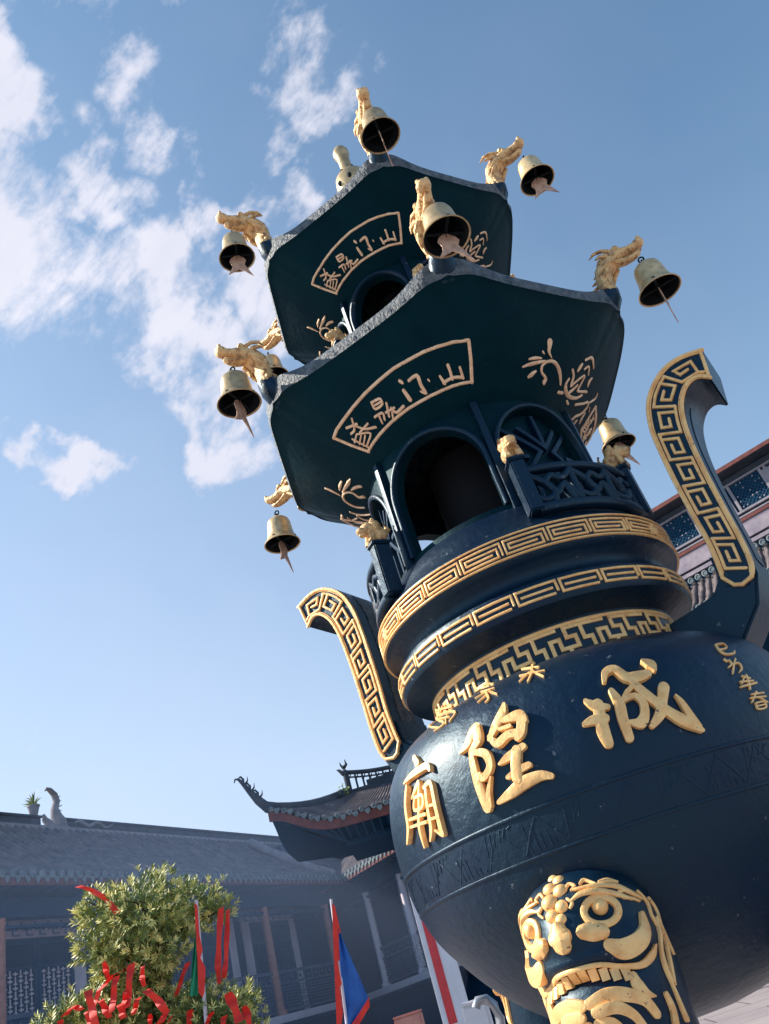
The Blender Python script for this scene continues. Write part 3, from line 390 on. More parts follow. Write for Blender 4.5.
def make_handle(sg):
    W0,W1=HW,HW-.26
    def Sf(a,v,off=0):   # a along (metres), v across 0..1, on the front face
        i=0
        while i<len(LEN)-2 and LEN[i+1]<a: i+=1
        t=(a-LEN[i])/(LEN[i+1]-LEN[i])
        x=lerp(lerp(Hi[i][0],Hi[i+1][0],t),lerp(Ho[i][0],Ho[i+1][0],t),v);z=lerp(lerp(Hi[i][1],Hi[i+1][1],t),lerp(Ho[i][1],Ho[i+1][1],t),v)
        return S_hand(sg*x,z,W0+off)
    b=B();rows=[]
    for i in range(len(Hi)):
        a,c=Hi[i],Ho[i]
        rows.append([S_hand(sg*a[0],a[1],W0),S_hand(sg*c[0],c[1],W0),S_hand(sg*c[0],c[1],W1),S_hand(sg*a[0],a[1],W1)])
    o=b.grid(rows,close_u=True);b.f.append((o,o+1,o+2,o+3));L=o+4*(len(rows)-1);b.f.append((L,L+1,L+2,L+3))
    h=obj('handle',b,M['iron'],CEN,30,bevel=.007)
    # bracket down to the bowl shoulder
    b=B();r=[]
    for (x0,z0),(x1,z1),dw in (((.705,1.02),(.825,.95),.0),((.700,.93),(.815,.885),.005),((.655,.885),(.77,.79),.012),((.56,.87),(.67,.70),.02),((.46,.86),(.55,.70),.03)):
        r.append([S_hand(sg*x0,z0,W0-.006-dw*0),S_hand(sg*x1,z1,W0-.006),S_hand(sg*x1,z1,W1+.012),S_hand(sg*x0,z0,W1+.012)])
    o=b.grid(r,close_u=True);b.f.append((o,o+1,o+2,o+3));L=o+4*(len(r)-1);b.f.append((L,L+1,L+2,L+3))
    obj('bracket',b,M['iron'],h,35,bevel=.01)
    # rough inset on the inner and outer side
    b=B()
    for P_,e in ((Hi,-1),(Ho,1)):
        rr=[]
        for i in range(6,30):
            x,z=P_[i];rr.append([S_hand(sg*(x-.02*e),z,W0-.07),S_hand(sg*(x+.004*e),z,W0-.075),S_hand(sg*(x+.004*e),z,W1+.075),S_hand(sg*(x-.02*e),z,W1+.07)])
        b.grid(rr)
    obj('rough_inset',b,M['rim'] if sg>0 else M['iron'],h,30)
    b=B();TL=LEN[-1]
    brd=lambda v:[(TL*i/60,v,.013) for i in range(0,61)]
    ribbon(b,Sf,brd(.055)[2:],hgt=.008,smooth=False,taper=.2);ribbon(b,Sf,brd(.945)[2:],hgt=.008,smooth=False,taper=.2)
    ribbon(b,Sf,[(TL-.006,.05,.012),(TL-.006,.5,.012),(TL-.006,.95,.012)],hgt=.008,smooth=False)
    ribbon(b,Sf,[(TL*2/60,.055,.013),(.008,.4,.013),(.008,.7,.013),(TL*2/60,.945,.013)],hgt=.008,smooth=False)
    for v in (.125,.875): ribbon(b,Sf,[(.05+(TL-.06)*i/50,v,.0055) for i in range(51)],hgt=.005,smooth=False)
    nU=8;lu=(TL-.085)/nU
    for i in range(nU):
        a0=.062+lu*i
        s_=[(.02,.22),(.02,.78),(.80,.78),(.80,.34),(.26,.34),(.26,.58),(.56,.58)] if i%2 else [(.02,.78),(.02,.22),(.80,.22),(.80,.66),(.26,.66),(.26,.42),(.56,.42)]
        ribbon(b,Sf,[(a0+lu*x,v,.0112) for x,v in s_],hgt=.008,smooth=False,taper=.25)
        v=.78 if i%2 else .22
        ribbon(b,Sf,[(a0+lu*.80,v,.0112),(a0+lu*1.02,v,.0112)],hgt=.008,smooth=False)
    obj('fret_pattern',b,M['gold'],h,50,merge=False)
    return h
make_handle(1)['label']='smaller looking ear handle with its curl to the left'
make_handle(-1)['label']='ear handle nearer the viewer with its curl to the right'
# ---------------------------------------------------------------- lion faced legs
def legsec(c,r,z,n=40,k=2.0): return [(c[0]+r*math.cos(2*math.pi*j/n),c[1]+r*math.sin(2*math.pi*j/n),z) for j in range(n)]
def leg_centre(r): return cyl(r,LEG['az'],0)
def make_leg():
    b=B();rows=[]
    for hh in [.206,.2045,.201,.195]+[.188-.008*i for i in range(46)]+[-.21,-.28,-.34,-.40]:
        rows.append([S_leg(360*j/96,hh) for j in range(96)])
    for z,cr,rr in ((.54,.615,.150),(.44,.63,.140),(.32,.645,.138),(.20,.66,.16),(.12,.67,.20),(.05,.675,.225),(.0,.675,.225)):
        c=cyl(cr,LEG['az'],0);rows.append([(c[0]+cyl(rr,360*j/96+LEG['face'],0)[0],c[1]+cyl(rr,360*j/96+LEG['face'],0)[1],z) for j in range(96)])
    b.grid(rows,close_u=True)
    lg=obj('leg',b,M['iron'],CEN,60);lg['label']='lion faced leg with gilded teeth and eyes'
    mir=lambda sts:[[(-a,h,w_) for a,h,w_ in s] for s in sts]
    def st(name,keys,m='gold',h=.012,two=True):
        b=B()
        for k in keys:
            for s in D[k]+(mir(D[k]) if two else []): ribbon(b,S_leg,s,hgt=h,emb=.014,taper=.55,step=.008)
        return obj(name,b,M[m],lg,60,merge=False)
    for sg in (1,-1):
        f=(lambda q:q) if sg>0 else mir
        for nm,k,hg in (('eye_ring','eye',.010),('eyebrow','brow',.007),('cheek','cheek',.010),('fang','fang',.008),('ear','ear',.008)):
            b=B()
            if k in ('brow','ear'): D_=[[(a,h_,w_*.8) for a,h_,w_ in s] for s in D[k]]
            else: D_=D[k]
            for s in f(D_): ribbon(b,S_leg,s,hgt=hg,emb=.014,taper=.2,edge=.88)
            if nm=='eyebrow':
                for s in f(D['curl']): ribbon(b,S_leg,s,hgt=hg,emb=.014,taper=.55)
            obj(nm,b,M['gold'],lg,60,merge=False)
        a,h=D['pupil'][0][1][:2];p=S_leg(sg*a,h,.004);b=B();b.ball(p,.021,14,9);obj('pupil',b,M['gold'],lg,60)
    b=B()
    for a,h,r in ((-6,.199,.013),(10,.192,.016),(-4,.182,.018),(7,.168,.020),(-7,.155,.021),(5,.136,.024),(-6,.119,.019),(4,.104,.020),(-3,.090,.017)):
        p=S_leg(a,h,-.008);b.ball(p,(r*1.05,r*1.05,r*.9),14,9)
    for s in ([(0,.072,.040),(0,.062,.056),(0,.048,.058),(0,.040,.046)],[(-17,.050,.034),(-23,.046,.044),(-30,.040,.036)],[(17,.050,.034),(23,.046,.044),(30,.040,.036)]):
        ribbon(b,S_leg,s,hgt=.015,emb=.012,taper=.6,edge=.5)
    obj('nose',b,M['gold'],lg,60,merge=False)
    b=B()
    for sg in (1,-1):
        for s in ([(sg*12,.150,.007),(sg*17,.160,.008),(sg*22,.152,.008),(sg*18,.144,.006)],[(sg*13,.128,.007),(sg*16,.118,.007),(sg*13,.108,.006)],[(sg*56,.110,.007),(sg*64,.108,.008),(sg*70,.098,.006)],
                  [(sg*58,.094,.006),(sg*66,.088,.007),(sg*72,.078,.005)],[(sg*76,.10,.007),(sg*82,.07,.009),(sg*80,.04,.009),(sg*84,.0,.008)],[(sg*88,.08,.007),(sg*94,.05,.009),(sg*90,.01,.008),(sg*94,-.05,.007)]):
            b=B();ribbon(b,S_leg,s,hgt=.006,emb=.008,taper=.3,edge=.8);obj('fur_curl',b,M['gold'],lg,60,merge=False)
    lip=[(a,h,w_) for a,h,w_ in D['lip'][0] if a<-9];full=[(-a,h,w_) for a,h,w_ in reversed(lip)]+lip
    b=B();ribbon(b,S_leg,[(a,h,w_*.85) for a,h,w_ in full],hgt=.009,emb=.014,taper=.2,edge=.88);obj('lip',b,M['gold'],lg,60,merge=False)
    b=B()
    for sg in (1,-1):
        for i in range(5):
            a=sg*(4+i*8.2);c=-.034-.004*i-.0004*i*i
            ribbon(b,S_leg,[(a,c+.012-.0*i,.021),(a,c-.014,.020)],hgt=.009,emb=.012,smooth=False,rnd=False,taper=.2,edge=.9)
    obj('teeth',b,M['gold'],lg,60,merge=False)
    b=B()
    for sg in (1,-1):
        for s in [[(sg*3,-.092,.024),(sg*16,-.086,.030),(sg*30,-.095,.030),(sg*42,-.118,.024),(sg*48,-.15,.020)],[(sg*6,-.112,.024),(sg*20,-.112,.026),(sg*30,-.135,.022),(sg*35,-.165,.018)],[(sg*4,-.135,.024),(sg*14,-.140,.024),(sg*20,-.17,.02)],[(sg*62,-.12,.012),(sg*64,-.15,.016),(sg*62,-.18,.018)],
                  [(sg*72,-.10,.006),(sg*74,-.14,.010),(sg*76,-.18,.014)]]:
            ribbon(b,S_leg,s,hgt=.008,emb=.014,taper=.2,edge=.88)
    obj('beard',b,M['gold'],lg,60,merge=False)
    return lg
lg=make_leg()
for a in (118,242):
    c=copy_tree(lg,CEN);c.rotation_euler.z=math.radians(a);c['label']='lion faced leg on the far side under the bowl'
# ---------------------------------------------------------------- pagoda tiers
FC=PHI+30      # azimuth of the face that carries the arched opening and the panel
def tier(T,nm,r,hs,hsp,htop,h1,hb0,scale):
    """pierced drum, parapet and posts"""
    part=B();th=.045
    azs=[]
    for k in range(6):
        c=FC+60*k
        for d in [-30,-28]+[26*math.sin(math.radians(x)) for x in range(-90,91,9)]+[28]: azs.append((c+d,d,k))
    def top(d): return hsp+(htop-hsp)*math.sqrt(max(0,1-(d/26)**2))
    n=len(azs)
    for i in range(n):
        a0,d0,k0=azs[i];a1,d1,k1=azs[(i+1)%n]
        if i==n-1:a1+=360
        opening=(k0%2==0) and d0>=-26.01 and d0<25.9
        recess=(k0%2==1) and d0>=-26.01 and d0<25.9
        q=lambda rr,z0a,z0b,z1a,z1b: part.add([cyl(rr,a0,z0a),cyl(rr,a1,z0b),cyl(rr,a1,z1b),cyl(rr,a0,z1a)],[(0,1,2,3)])
        if opening or recess:
            t0,t1=top(d0),top(min(d1,26));
            q(r,hb0,hb0,hs,hs);q(r,t0,t1,h1,h1)
            ri=r-th
            part.add([cyl(r,a0,t0),cyl(r,a1,t1),cyl(ri,a1,t1),cyl(ri,a0,t0)],[(0,1,2,3)])
            part.add([cyl(r,a0,hs),cyl(r,a1,hs),cyl(ri,a1,hs),cyl(ri,a0,hs)],[(0,1,2,3)])
            if recess: q(ri,hs,hs,t0,t1)
            else: q(ri,hb0,hb0,hs,hs);q(ri,t0,t1,h1,h1)
            if abs(d0+26)<.01: part.add([cyl(r,a0,hs),cyl(ri,a0,hs),cyl(ri,a0,t0),cyl(r,a0,t0)],[(0,1,2,3)])
            if abs(d1-26)<.3: part.add([cyl(r,a1,hs),cyl(ri,a1,hs),cyl(ri,a1,t1),cyl(r,a1,t1)],[(0,1,2,3)])
        else:
            q(r,hb0,hb0,h1,h1);q(r-th,hb0,hb0,h1,h1)
    dr=obj('drum_wall',part,M['iron_under'],CEN,40)
    dr['label']=nm+' drum wall with arched openings'
    b=B();b.lathe([(0,hs+Z0-.02),(r-th-.001,hs+Z0-.02)],64);b.lathe([(.19*scale,hb0+Z0),(.19*scale,h1+Z0)],32);obj('added_dark_core',b,M['black'],dr)  # black floor and core added so the openings stay dark
    S=S_cyl(r)
    b=B()
    for k in range(6):
        c=FC+60*k;w_=.020*scale
        arch=[(c-26.8,hs,w_)]+[(c-26.8,lerp(hs,hsp,.5),w_)]+[(c+26.8*math.sin(math.radians(x)),hsp+(htop+.012-hsp)*math.cos(math.radians(x)),w_) for x in range(-90,91,6)]+[(c+26.8,lerp(hs,hsp,.5),w_),(c+26.8,hs,w_)]
        b=B();ribbon(b,S,arch,hgt=.014,emb=.01,smooth=False,rnd=False,taper=.4)
        obj('arch_trim',b,M['iron'],dr,40,merge=False)
    # pilasters between the arches
    b=B()
    for k in range(6):
        c=PHI+60*k
        b=B();ribbon(b,S,[(c,hb0,.030*scale),(c,h1-.02,.030*scale)],hgt=.022,emb=.01,smooth=False,rnd=False,taper=.15)
        obj('pilaster',b,M['iron'],dr,40,merge=False)
    b=B();Si=S_cyl(r-th)
    for k in (1,3,5):
        c=FC+60*k
        L=[[(-24,.15),(-4,.55),(-24,.9)],[(24,.15),(4,.55),(24,.9)],[(0,0),(0,.42)],[(0,.62),(0,1)],[(-14,.02),(-14,.32)],[(14,.02),(14,.32)],[(-12,.85),(0,.6),(12,.85)],[(-22,.5),(-12,.5)],[(12,.5),(22,.5)]]
        b=B()
        for pl in L: ribbon(b,Si,[(c+x,lerp(hs,htop-.02,y),.020*scale) for x,y in pl],hgt=.022,emb=.006,smooth=False,rnd=False,taper=.15)
        obj('lattice',b,M['iron'],dr,40,merge=False)
    # pierced parapet in front of the lattice faces, with posts and small gilded lions
    pr=r+.105*scale;Sp=S_cyl(pr);p0=hb0-.02;p1=p0+.185*scale
    for k in (1,3,5):
        c=FC+60*k;b=B()
        def pb(sts,w_,sm=True,hh=.013):
            for s in sts: ribbon(b,Sp,[(c+x,lerp(p0,p1,y),w_) for x,y in s],hgt=hh,emb=hh,smooth=sm,rnd=sm,taper=.3)
        rng=lambda y:[[(x,y) for x in range(-26,27,4)]+[(26,y)]]
        pb(rng(.95),.028*scale,False,.016);pb(rng(.06),.034*scale,False,.018);pb([[(-8,0),(-8,.95)],[(8.5,0),(8.5,.95)]],.026*scale,False)
        for x0 in (-17,0,17):
            pb([[(x0-8,.2),(x0-4,.5),(x0,.36),(x0+3,.6),(x0+8,.82)],[(x0-8,.82),(x0-4,.66),(x0,.74),(x0+3,.6)],[(x0-1,.36),(x0+4,.22),(x0+8,.3)],[(x0-6,.1),(x0-4,.5)],[(x0+1,.36),(x0+2,.1)]],.024*scale)
        obj('parapet',b,M['iron'],CEN,50,merge=False)
        for sd in (-1,1):
            a=c+sd*27.0;b=B()
            x,y,_=cyl(pr-.005,a,0);R=Matrix.Translation((x,y,0))@Matrix.Rotation(math.atan2(y,x),4,'Z')
            q=B();s_=scale;q.box(-.034*s_,.034*s_,-.026*s_,.026*s_,p0+Z0,p1+Z0+.03*s_);q.box(-.040*s_,.040*s_,-.033*s_,.033*s_,p1+Z0+.03*s_,p1+Z0+.048*s_);q.xf(R);b.join(q)
            po=obj('parapet_post',b,M['iron'],CEN,30,bevel=.005)
            b=B();z=p1+Z0+.045*s_
            q=B();q.ball((-.012,0,.035),(.034,.030,.036),10,7);q.ball((.022,0,.058),(.034,.027,.028),10,7);q.ball((.052,0,.052),(.020,.019,.015),8,6);q.ball((.048,0,.037),(.016,.016,.008),8,5)
            for e in (-1,1): q.ball((.008,e*.022,.084),(.010,.008,.012),6,5);q.ball((.03,e*.018,.072),(.009,.008,.008),6,5);q.tube([(.02,e*.018,.04),(.03,e*.02,.0)],[.012,.012],6)
            q.ball((.0,0,.066),(.026,.034,.030),10,6)
            q.tube([(-.03,0,.03),(-.055,0,.06),(-.045,0,.085)],[.012,.011,.005],6)
            q.xf(Matrix.Translation((x,y,z))@Matrix.Rotation(math.atan2(y,x),4,'Z')@Matrix.Scale(1.1*s_,4));b.join(q)
            obj('guardian_lion',b,M['dragon'],po,50)
tier(LO,'lower',.468,1.405,1.64,1.835,1.90,1.30,1.0)
tier(UP,'upper',.355,2.56,2.735,2.880,2.93,2.46,.85)
def roof(T,nm,rtop,htop):
    b=B();n=240
    azs=[PHI+360*i/n for i in range(n)]
    def edge(az,s_=1,dh=0,dr=0):
        R=hexr(az,T['rc'])+dr;h=T['he']+T['lift']*corner_w(az,11)
        return cyl(R,az,h+dh)
    rows=[[S_under(T,a,-.06) for a in azs]]
    for s_ in [i/12 for i in range(0,13)]: rows.append([S_under(T,a,s_) for a in azs])
    und=len(rows)
    rows.append([edge(a,dh=.004,dr=.012) for a in azs])
    scal=lambda a:.004*math.sin(math.radians(a)*90)
    rows.append([edge(a,dh=.018,dr=.014+scal(a)) for a in azs])
    rows.append([edge(a,dh=.040,dr=.018+scal(a)) for a in azs])
    rows.append([edge(a,dh=.058+.05*corner_w(a,9),dr=.012) for a in azs])
    H0=T['he']+.058
    for i in range(1,13):
        s_=1-i/12
        rr=[]
        for a in azs:
            R=hexr(a,T['rc'])+.012;lift=(T['lift']*corner_w(a,11)+.05*corner_w(a,9))*s_**3
            rr.append(cyl(lerp(rtop,R,s_),a,lerp(H0,htop,(1-s_)**1.5)+lift))
        rows.append(rr)
    b.grid(rows,close_u=True)
    me_mat=[M['iron_under'],M['rim']]
    o=obj('roof',b,me_mat,CEN,40,merge=False);o['label']=nm+' six cornered roof with painted underside'
    for p in o.data.polygons:
        if p.index//n>=und: p.material_index=1
    # hip ridges and upturned corner horns
    for k in range(6):
        a=PHI+60*k;b=B();pts=[];rad=[]
        for i in range(14):
            s_=.12+.86*i/13
            R=hexr(a,T['rc'])+.012;lift=(T['lift']+.05)*s_**3
            pts.append(cyl(lerp(rtop,R,s_),a,lerp(H0,htop,(1-s_)**1.5)+lift+.008));rad.append(.022+.006*(i%2)+.014*(i/13)**4)
        b.tube(pts,rad,8)
        obj('hip_ridge',b,M['rim'],o,50)
        b=B();rc=T['rc']
        hh=T['he']+T['lift']
        P=[cyl(rc-.24,a,hh+.035),cyl(rc-.14,a,hh+.035),cyl(rc-.075,a,hh+.045),cyl(rc-.035,a,hh+.085),cyl(rc-.018,a,hh+.125)]
        b.tube(P,[(.035,.030),(.058,.046),(.066,.060),(.050,.046),(.036,.033)],14)
        obj('corner_horn',b,M['iron'],o,60)
    # panels with writing on alternate faces, flower sprays on the others
    for k in range(3):
        fw=T['rc']/LO['rc']
        rot=lambda sts:[[((15+120*k if k<2 else 242)+(a-15)*(1 if k<2 else .75),s_,w_*fw) for a,s_,w_ in s] for s in sts]
        fl=lambda sts:[[((a if a>-80 else -80+(a+80)*.5) if k==0 else a+(0 if k==1 else 115),s_,w_*fw) for a,s_,w_ in s] for s in sts]
        Sf=lambda a,s_,off=0:S_under(T,a,s_,off)
        strokes('panel_border',Sf,rot(D['frame']),M['copper'],o,hgt=.006,emb=.004,smooth=False)
        for kk in ('shan','men','ding','sheng'): strokes('inscription_character',Sf,rot(D[kk]),M['copper'],o,hgt=.006,emb=.004)
        strokes('flower_spray',Sf,fl(D['flower' if k==0 else 'flower2']),M['copper'],o,hgt=.006,emb=.004)
    return o
rlo=roof(LO,'lower',.40,2.50)
rup=roof(UP,'upper',.10,3.62)
# ---------------------------------------------------------------- gilded dragon heads (part of each roof)
def dragon_mesh():
    b=B();rn=random.Random(3)
    # neck
    b.tube([(-.004,0,-.02),(-.012,0,.02),(-.014,0,.06),(-.002,0,.10),(.028,0,.128),(.06,0,.142)],[(.030,.034),(.034,.040),(.037,.046),(.038,.050),(.037,.046),(.033,.038)],12,up=(0,1,0))
    # skull and upper jaw
    b.tube([(.035,0,.130),(.07,0,.146),(.105,0,.150),(.14,0,.146),(.17,0,.146),(.195,0,.152),(.212,0,.156),(.222,0,.154)],[(.036,.034),(.036,.037),(.028,.033),(.020,.026),(.018,.023),(.022,.026),(.018,.022),(.007,.010)],12,up=(0,1,0))
    # lower jaw
    b.tube([(.07,0,.118),(.11,0,.102),(.15,0,.098),(.178,0,.106),(.188,0,.114)],[(.014,.026),(.013,.022),(.011,.017),(.010,.015),(.004,.006)],10,up=(0,1,0))
    for e in (-1,1):
        b.ball((.095,e*.026,.172),(.017,.012,.014),8,6)     # brow
        b.ball((.108,e*.029,.160),(.009,.007,.009),8,6)     # eye
        b.ball((.205,e*.014,.170),(.011,.009,.010),8,6)     # nostril
        b.tube([(.075,e*.024,.172),(.040,e*.036,.190),(.002,e*.042,.192),(-.026,e*.038,.180)],[.010,.009,.007,.002],7)   # horn
        b.tube([(.05,e*.034,.150),(.02,e*.052,.150),(-.005,e*.056,.142)],[.012,.009,.002],6)                 # ear
        b.tube([(.07,e*.034,.12),(.04,e*.046,.10),(.005,e*.044,.085),(-.02,e*.04,.088)],[.010,.011,.008,.002],6)     # jowl curl
        b.tube([(.05,e*.036,.105),(.02,e*.044,.07),(-.01,e*.042,.045)],[.009,.010,.003],6)
        for x in (.135,.155,.175): b.tube([(x,e*.014,.135),(x,e*.013,.120)],[.005,.0015],5)
        for i in range(9):                                   # scale lumps
            a=rn.random();b.ball((lerp(-.014,.03,a)+rn.uniform(-.01,.01),e*rn.uniform(.026,.034),lerp(.0,.12,a)+rn.uniform(-.01,.01)),rn.uniform(.007,.012),6,4)
    for i in range(6):                                       # mane fins down the nape
        t=i/5;x=lerp(.03,-.045,min(1,t*1.3));z=lerp(.175,.03,t)
        b.tube([(x+.012,0,z),(x-.022,0,z+.004-.004*i),(x-.040,0,z-.012)],[(.006,.012),(.005,.009),(.002,.003)],6,up=(0,1,0))
    b.tube([(.150,0,.103),(.172,0,.110),(.196,0,.116)],[(.004,.010),(.004,.009),(.002,.004)],6,up=(0,1,0))   # tongue
    return b
dm=dragon_mesh();first=None
def corner_frame(T,k,tilt=0):
    a=PHI+60*k;x,y,z=cyl(T['rc']-.012,a,T['he']+T['lift']+.122-(.055 if (T is LO and k==2) else 0));return x,y,z,math.atan2(y,x)
for ro,T in ((rlo,LO),(rup,UP)):
    for k in range(6):
        if first is None: o=obj('dragon_head',dm,M['dragon'],ro,60);first=o
        else: o=first.copy();C.objects.link(o);o.parent=ro
        x,y,z,r=corner_frame(T,k);o.location=(x,y,z);o.rotation_euler=(0,random.uniform(-.05,.05),r+random.uniform(-.05,.05));o.scale=(.82 if (T is LO and k==1) else .93,1.15,.98)
# finial
b=B();zz=Z0
b.lathe([(.0,3.58+zz),(.12,3.58+zz),(.125,3.64+zz),(.07,3.68+zz),(.05,3.74+zz),(.055,3.78+zz)],32)
obj('finial_base',b,M['iron'],CEN,40)
zz+=.14
b=B();b.lathe([(.035,3.60+zz),(.035,3.77+zz),(.075,3.79+zz),(.098,3.84+zz),(.102,3.88+zz),(.096,3.93+zz),(.070,3.97+zz),(.045,3.985+zz),(.040,4.02+zz),(.036,4.08+zz),(.036,4.13+zz),(.038,4.16+zz),(.047,4.175+zz),(.049,4.205+zz),(.038,4.235+zz),(.0,4.245+zz)],40)
fin=obj('finial',b,M['bell'],CEN,50);fin['label']='pale gourd shaped finial with round holes'
b=B()
for i in range(8):
    a=i*45;
    for r_,h,s_ in ((.0995,3.855,.017),(.086,3.945,.011)):
        x,y,z=cyl(r_-.004,a+(22 if s_<.015 else 0),h+.14);b.ball((x,y,z),(s_*.9,s_*.9,s_*1.25) if s_>.015 else s_,8,6)
obj('painted_finial_hole',b,M['black'],fin,60,merge=False)  # black lumps stand in for the shade inside the holes
# ---------------------------------------------------------------- bells
def make_bell():
    t=thing('wind_bell','','bell')
    b=B();n=40
    prof=[(.0,.0),(.022,-.001),(.044,-.008),(.058,-.022),(.064,-.042),(.067,-.075),(.070,-.105),(.076,-.130),(.086,-.150),(.096,-.162),(.098,-.168)]
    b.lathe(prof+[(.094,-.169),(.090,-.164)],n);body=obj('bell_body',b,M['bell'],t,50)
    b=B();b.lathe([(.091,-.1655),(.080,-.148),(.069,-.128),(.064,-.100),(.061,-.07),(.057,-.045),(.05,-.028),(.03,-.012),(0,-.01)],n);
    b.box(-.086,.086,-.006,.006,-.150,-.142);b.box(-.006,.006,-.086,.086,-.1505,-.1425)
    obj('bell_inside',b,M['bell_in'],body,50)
    b=B()
    q=[( .016*math.cos(i*math.pi/6),0,.010+.016*math.sin(i*math.pi/6)) for i in range(13)];b.tube(q,.0045,6,cap=False,up=(0,1,0))
    q=[(0,.012*math.cos(i*math.pi/6),.034+.014*math.sin(i*math.pi/6)) for i in range(13)];b.tube(q,.004,6,cap=False,up=(1,0,0))
    obj('hanging_loop',b,M['bell_in'],t,50)
    b=B();b.tube([(0,0,-.03),(0,0,-.17)],.003,6);b.ball((0,0,-.135),.013,8,6)
    cl=obj('clapper',b,M['bell_in'],t,50)
    b=B()  # fish tail plate
    O=[(-.006,-.158),(-.026,-.172),(-.034,-.190),(-.026,-.212),(-.030,-.232),(-.048,-.262),(-.016,-.246),(.0,-.236),(.022,-.252),(.052,-.282),(.034,-.236),(.024,-.212),(.034,-.190),(.026,-.172),(.006,-.158)]
    O=[(x*1.3,-.150+(z+.158)*1.35) for x,z in O]
    m=len(O);b.add([(x,-.002,z) for x,z in O]+[(x,.002,z) for x,z in O],[tuple(range(m)),tuple(reversed(range(m,2*m)))]+[(i,(i+1)%m,(i+1)%m+m,i+m) for i in range(m)])
    obj('tail_plate',b,M['tail'],cl,30)
    return t
BL=[(LO,1,'brass bell hanging from the left corner dragon of the lower roof',1.25,.92,.125,.02),(LO,0,'largest looking brass bell, mouth to the viewer, on the front corner of the lower roof',.25,.90,.16,.02),(LO,-1,'brass bell on the right corner of the lower roof, against clear sky',1.15,.94,.16,.02),
    (LO,2,'lowest brass bell at the left, under the far corner of the lower roof',1.3,.95,.165,.022),(LO,-2,'brass bell half hidden behind the lower parapet at the right',.3,.95,.16,.0),
    (UP,1,'brass bell at the left corner of the upper roof, against cloud',.25,.88,.15,.01),(UP,0,'topmost brass bell, on the front corner of the upper roof',1.4,.90,.16,.01),(UP,-1,'brass bell at the right corner of the upper roof',-.15,.90,.16,.02),
    (UP,2,'brass bell mostly hidden behind the left corner of the lower roof',.3,.9,.15,.02)]
pb_=None
for T,k,l,rz,sc_,ro_,dz_ in BL:
    if pb_ is None: pb_=make_bell();o=pb_
    else: o=copy_tree(pb_)
    x,y,z,r=corner_frame(T,k)
    o.location=(AX+x+ro_*math.cos(r),AY+y+ro_*math.sin(r),z+dz_);o.scale=(sc_,)*3;o.rotation_euler=(random.uniform(-.05,.05),random.uniform(-.05,.05),rz)
    o['label']=l;o['category']='bell';o['group']='brass bells hung from the roof dragons'
# ---------------------------------------------------------------- courtyard wings
def tile_slope(b,x0,x1,y0,z0,y1,z1,pitch=.24,r=.075,sag=.0,lip=True,skew=0):
    n=int((x1-x0)/pitch)
    K=6
    prof=[(lerp(y0,y1,i/K),lerp(z0,z1,i/K)-sag*math.sin(math.pi*i/K)) for i in range(K+1)]
    b.grid([[(x0,y,z),(x1,y,z)] for y,z in prof]);b.grid([[(x0,y,z-.10),(x1,y,z-.10)] for y,z in prof])
    b.add([(x0,y0,z0),(x1,y0,z0),(x1,y0,z0-.1),(x0,y0,z0-.1)],[(0,1,2,3)])
    for i in range(n+1):
        x=x0+(x1-x0)*i/n
        rows=[]
        m=12
        for j in range(m+1):
            t=j/m;y=lerp(y0-.03,y1,t);z=lerp(z0,z1,t)-sag*math.sin(math.pi*t)+.0
            rr=r*(1.0 if j%2 else .86)*random.uniform(.93,1.07);jx=random.uniform(-.012,.012)
            rows.append([(x+jx+rr*math.cos(a),y,z+rr*1.1*math.sin(a)) for a in [math.pi*q/5 for q in range(6)]])
        b.grid(rows)
def tile_ends(b,x0,x1,y,z,pitch=.24,r=.08,drop=True):
    n=int((x1-x0)/pitch)
    for i in range(n+1):
        x=x0+(x1-x0)*i/n
        q=B();q.lathe([(0,-.02),(r,-.02),(r*1.02,.01),(r*.7,.02),(r*.55,.008),(0,.012)],12);q.xf(Matrix.Translation((x,y,z+.02))@Matrix.Rotation(math.pi/2,4,'X'));b.join(q)
        if drop and i<n:
            xm=x+(x1-x0)/n/2;w_=r*.8
            pts=[(xm-w_,y,z-.01),(xm-w_*.9,y,z-.07),(xm-w_*.4,y,z-.12),(xm,y,z-.16),(xm+w_*.4,y,z-.12),(xm+w_*.9,y,z-.07),(xm+w_,y,z-.01)]
            b.add(pts+[(p[0],p[1]+.02,p[2]) for p in pts],[tuple(range(7)),tuple(reversed(range(7,14)))]+[(k,k+1,k+8,k+7) for k in range(6)])
def lattice_grid(b,x0,x1,y,z0,z1,cell=.16,t=.014,style=0,d=.02):
    nx=max(1,round((x1-x0)/cell));nz=max(1,round((z1-z0)/cell));cx=(x1-x0)/nx;cz=(z1-z0)/nz
    for i in range(nx):
        for j in range(nz):
            X=x0+cx*i;Z=z0+cz*j;mx_=X+cx/2;mz=Z+cz/2
            if style==0:      # hooked cross
                if (i+j)%2: b.box(X+cx*.08,X+cx*.92,y-d/2,y+d/2,mz-t,mz+t);b.box(mx_-t,mx_+t,y-d/2+.001,y+d/2-.001,Z+cz*.2,Z+cz*.8)
                else: b.box(mx_-t,mx_+t,y-d/2,y+d/2,Z-cz*.08,Z+cz*1.08);b.box(X+cx*.18,X+cx*.82,y-d/2+.001,y+d/2-.001,Z+cz*.1-t,Z+cz*.1+t)
            else:             # square meander
                b.box(X,X+cx*.85,y-d/2,y+d/2,Z-t,Z+t);b.box(X-t,X+t,y-d/2+.001,y+d/2-.001,Z,Z+cz*.75);b.box(X+cx*.3,X+cx,y-d/2+.002,y+d/2-.002,mz-t,mz+t)
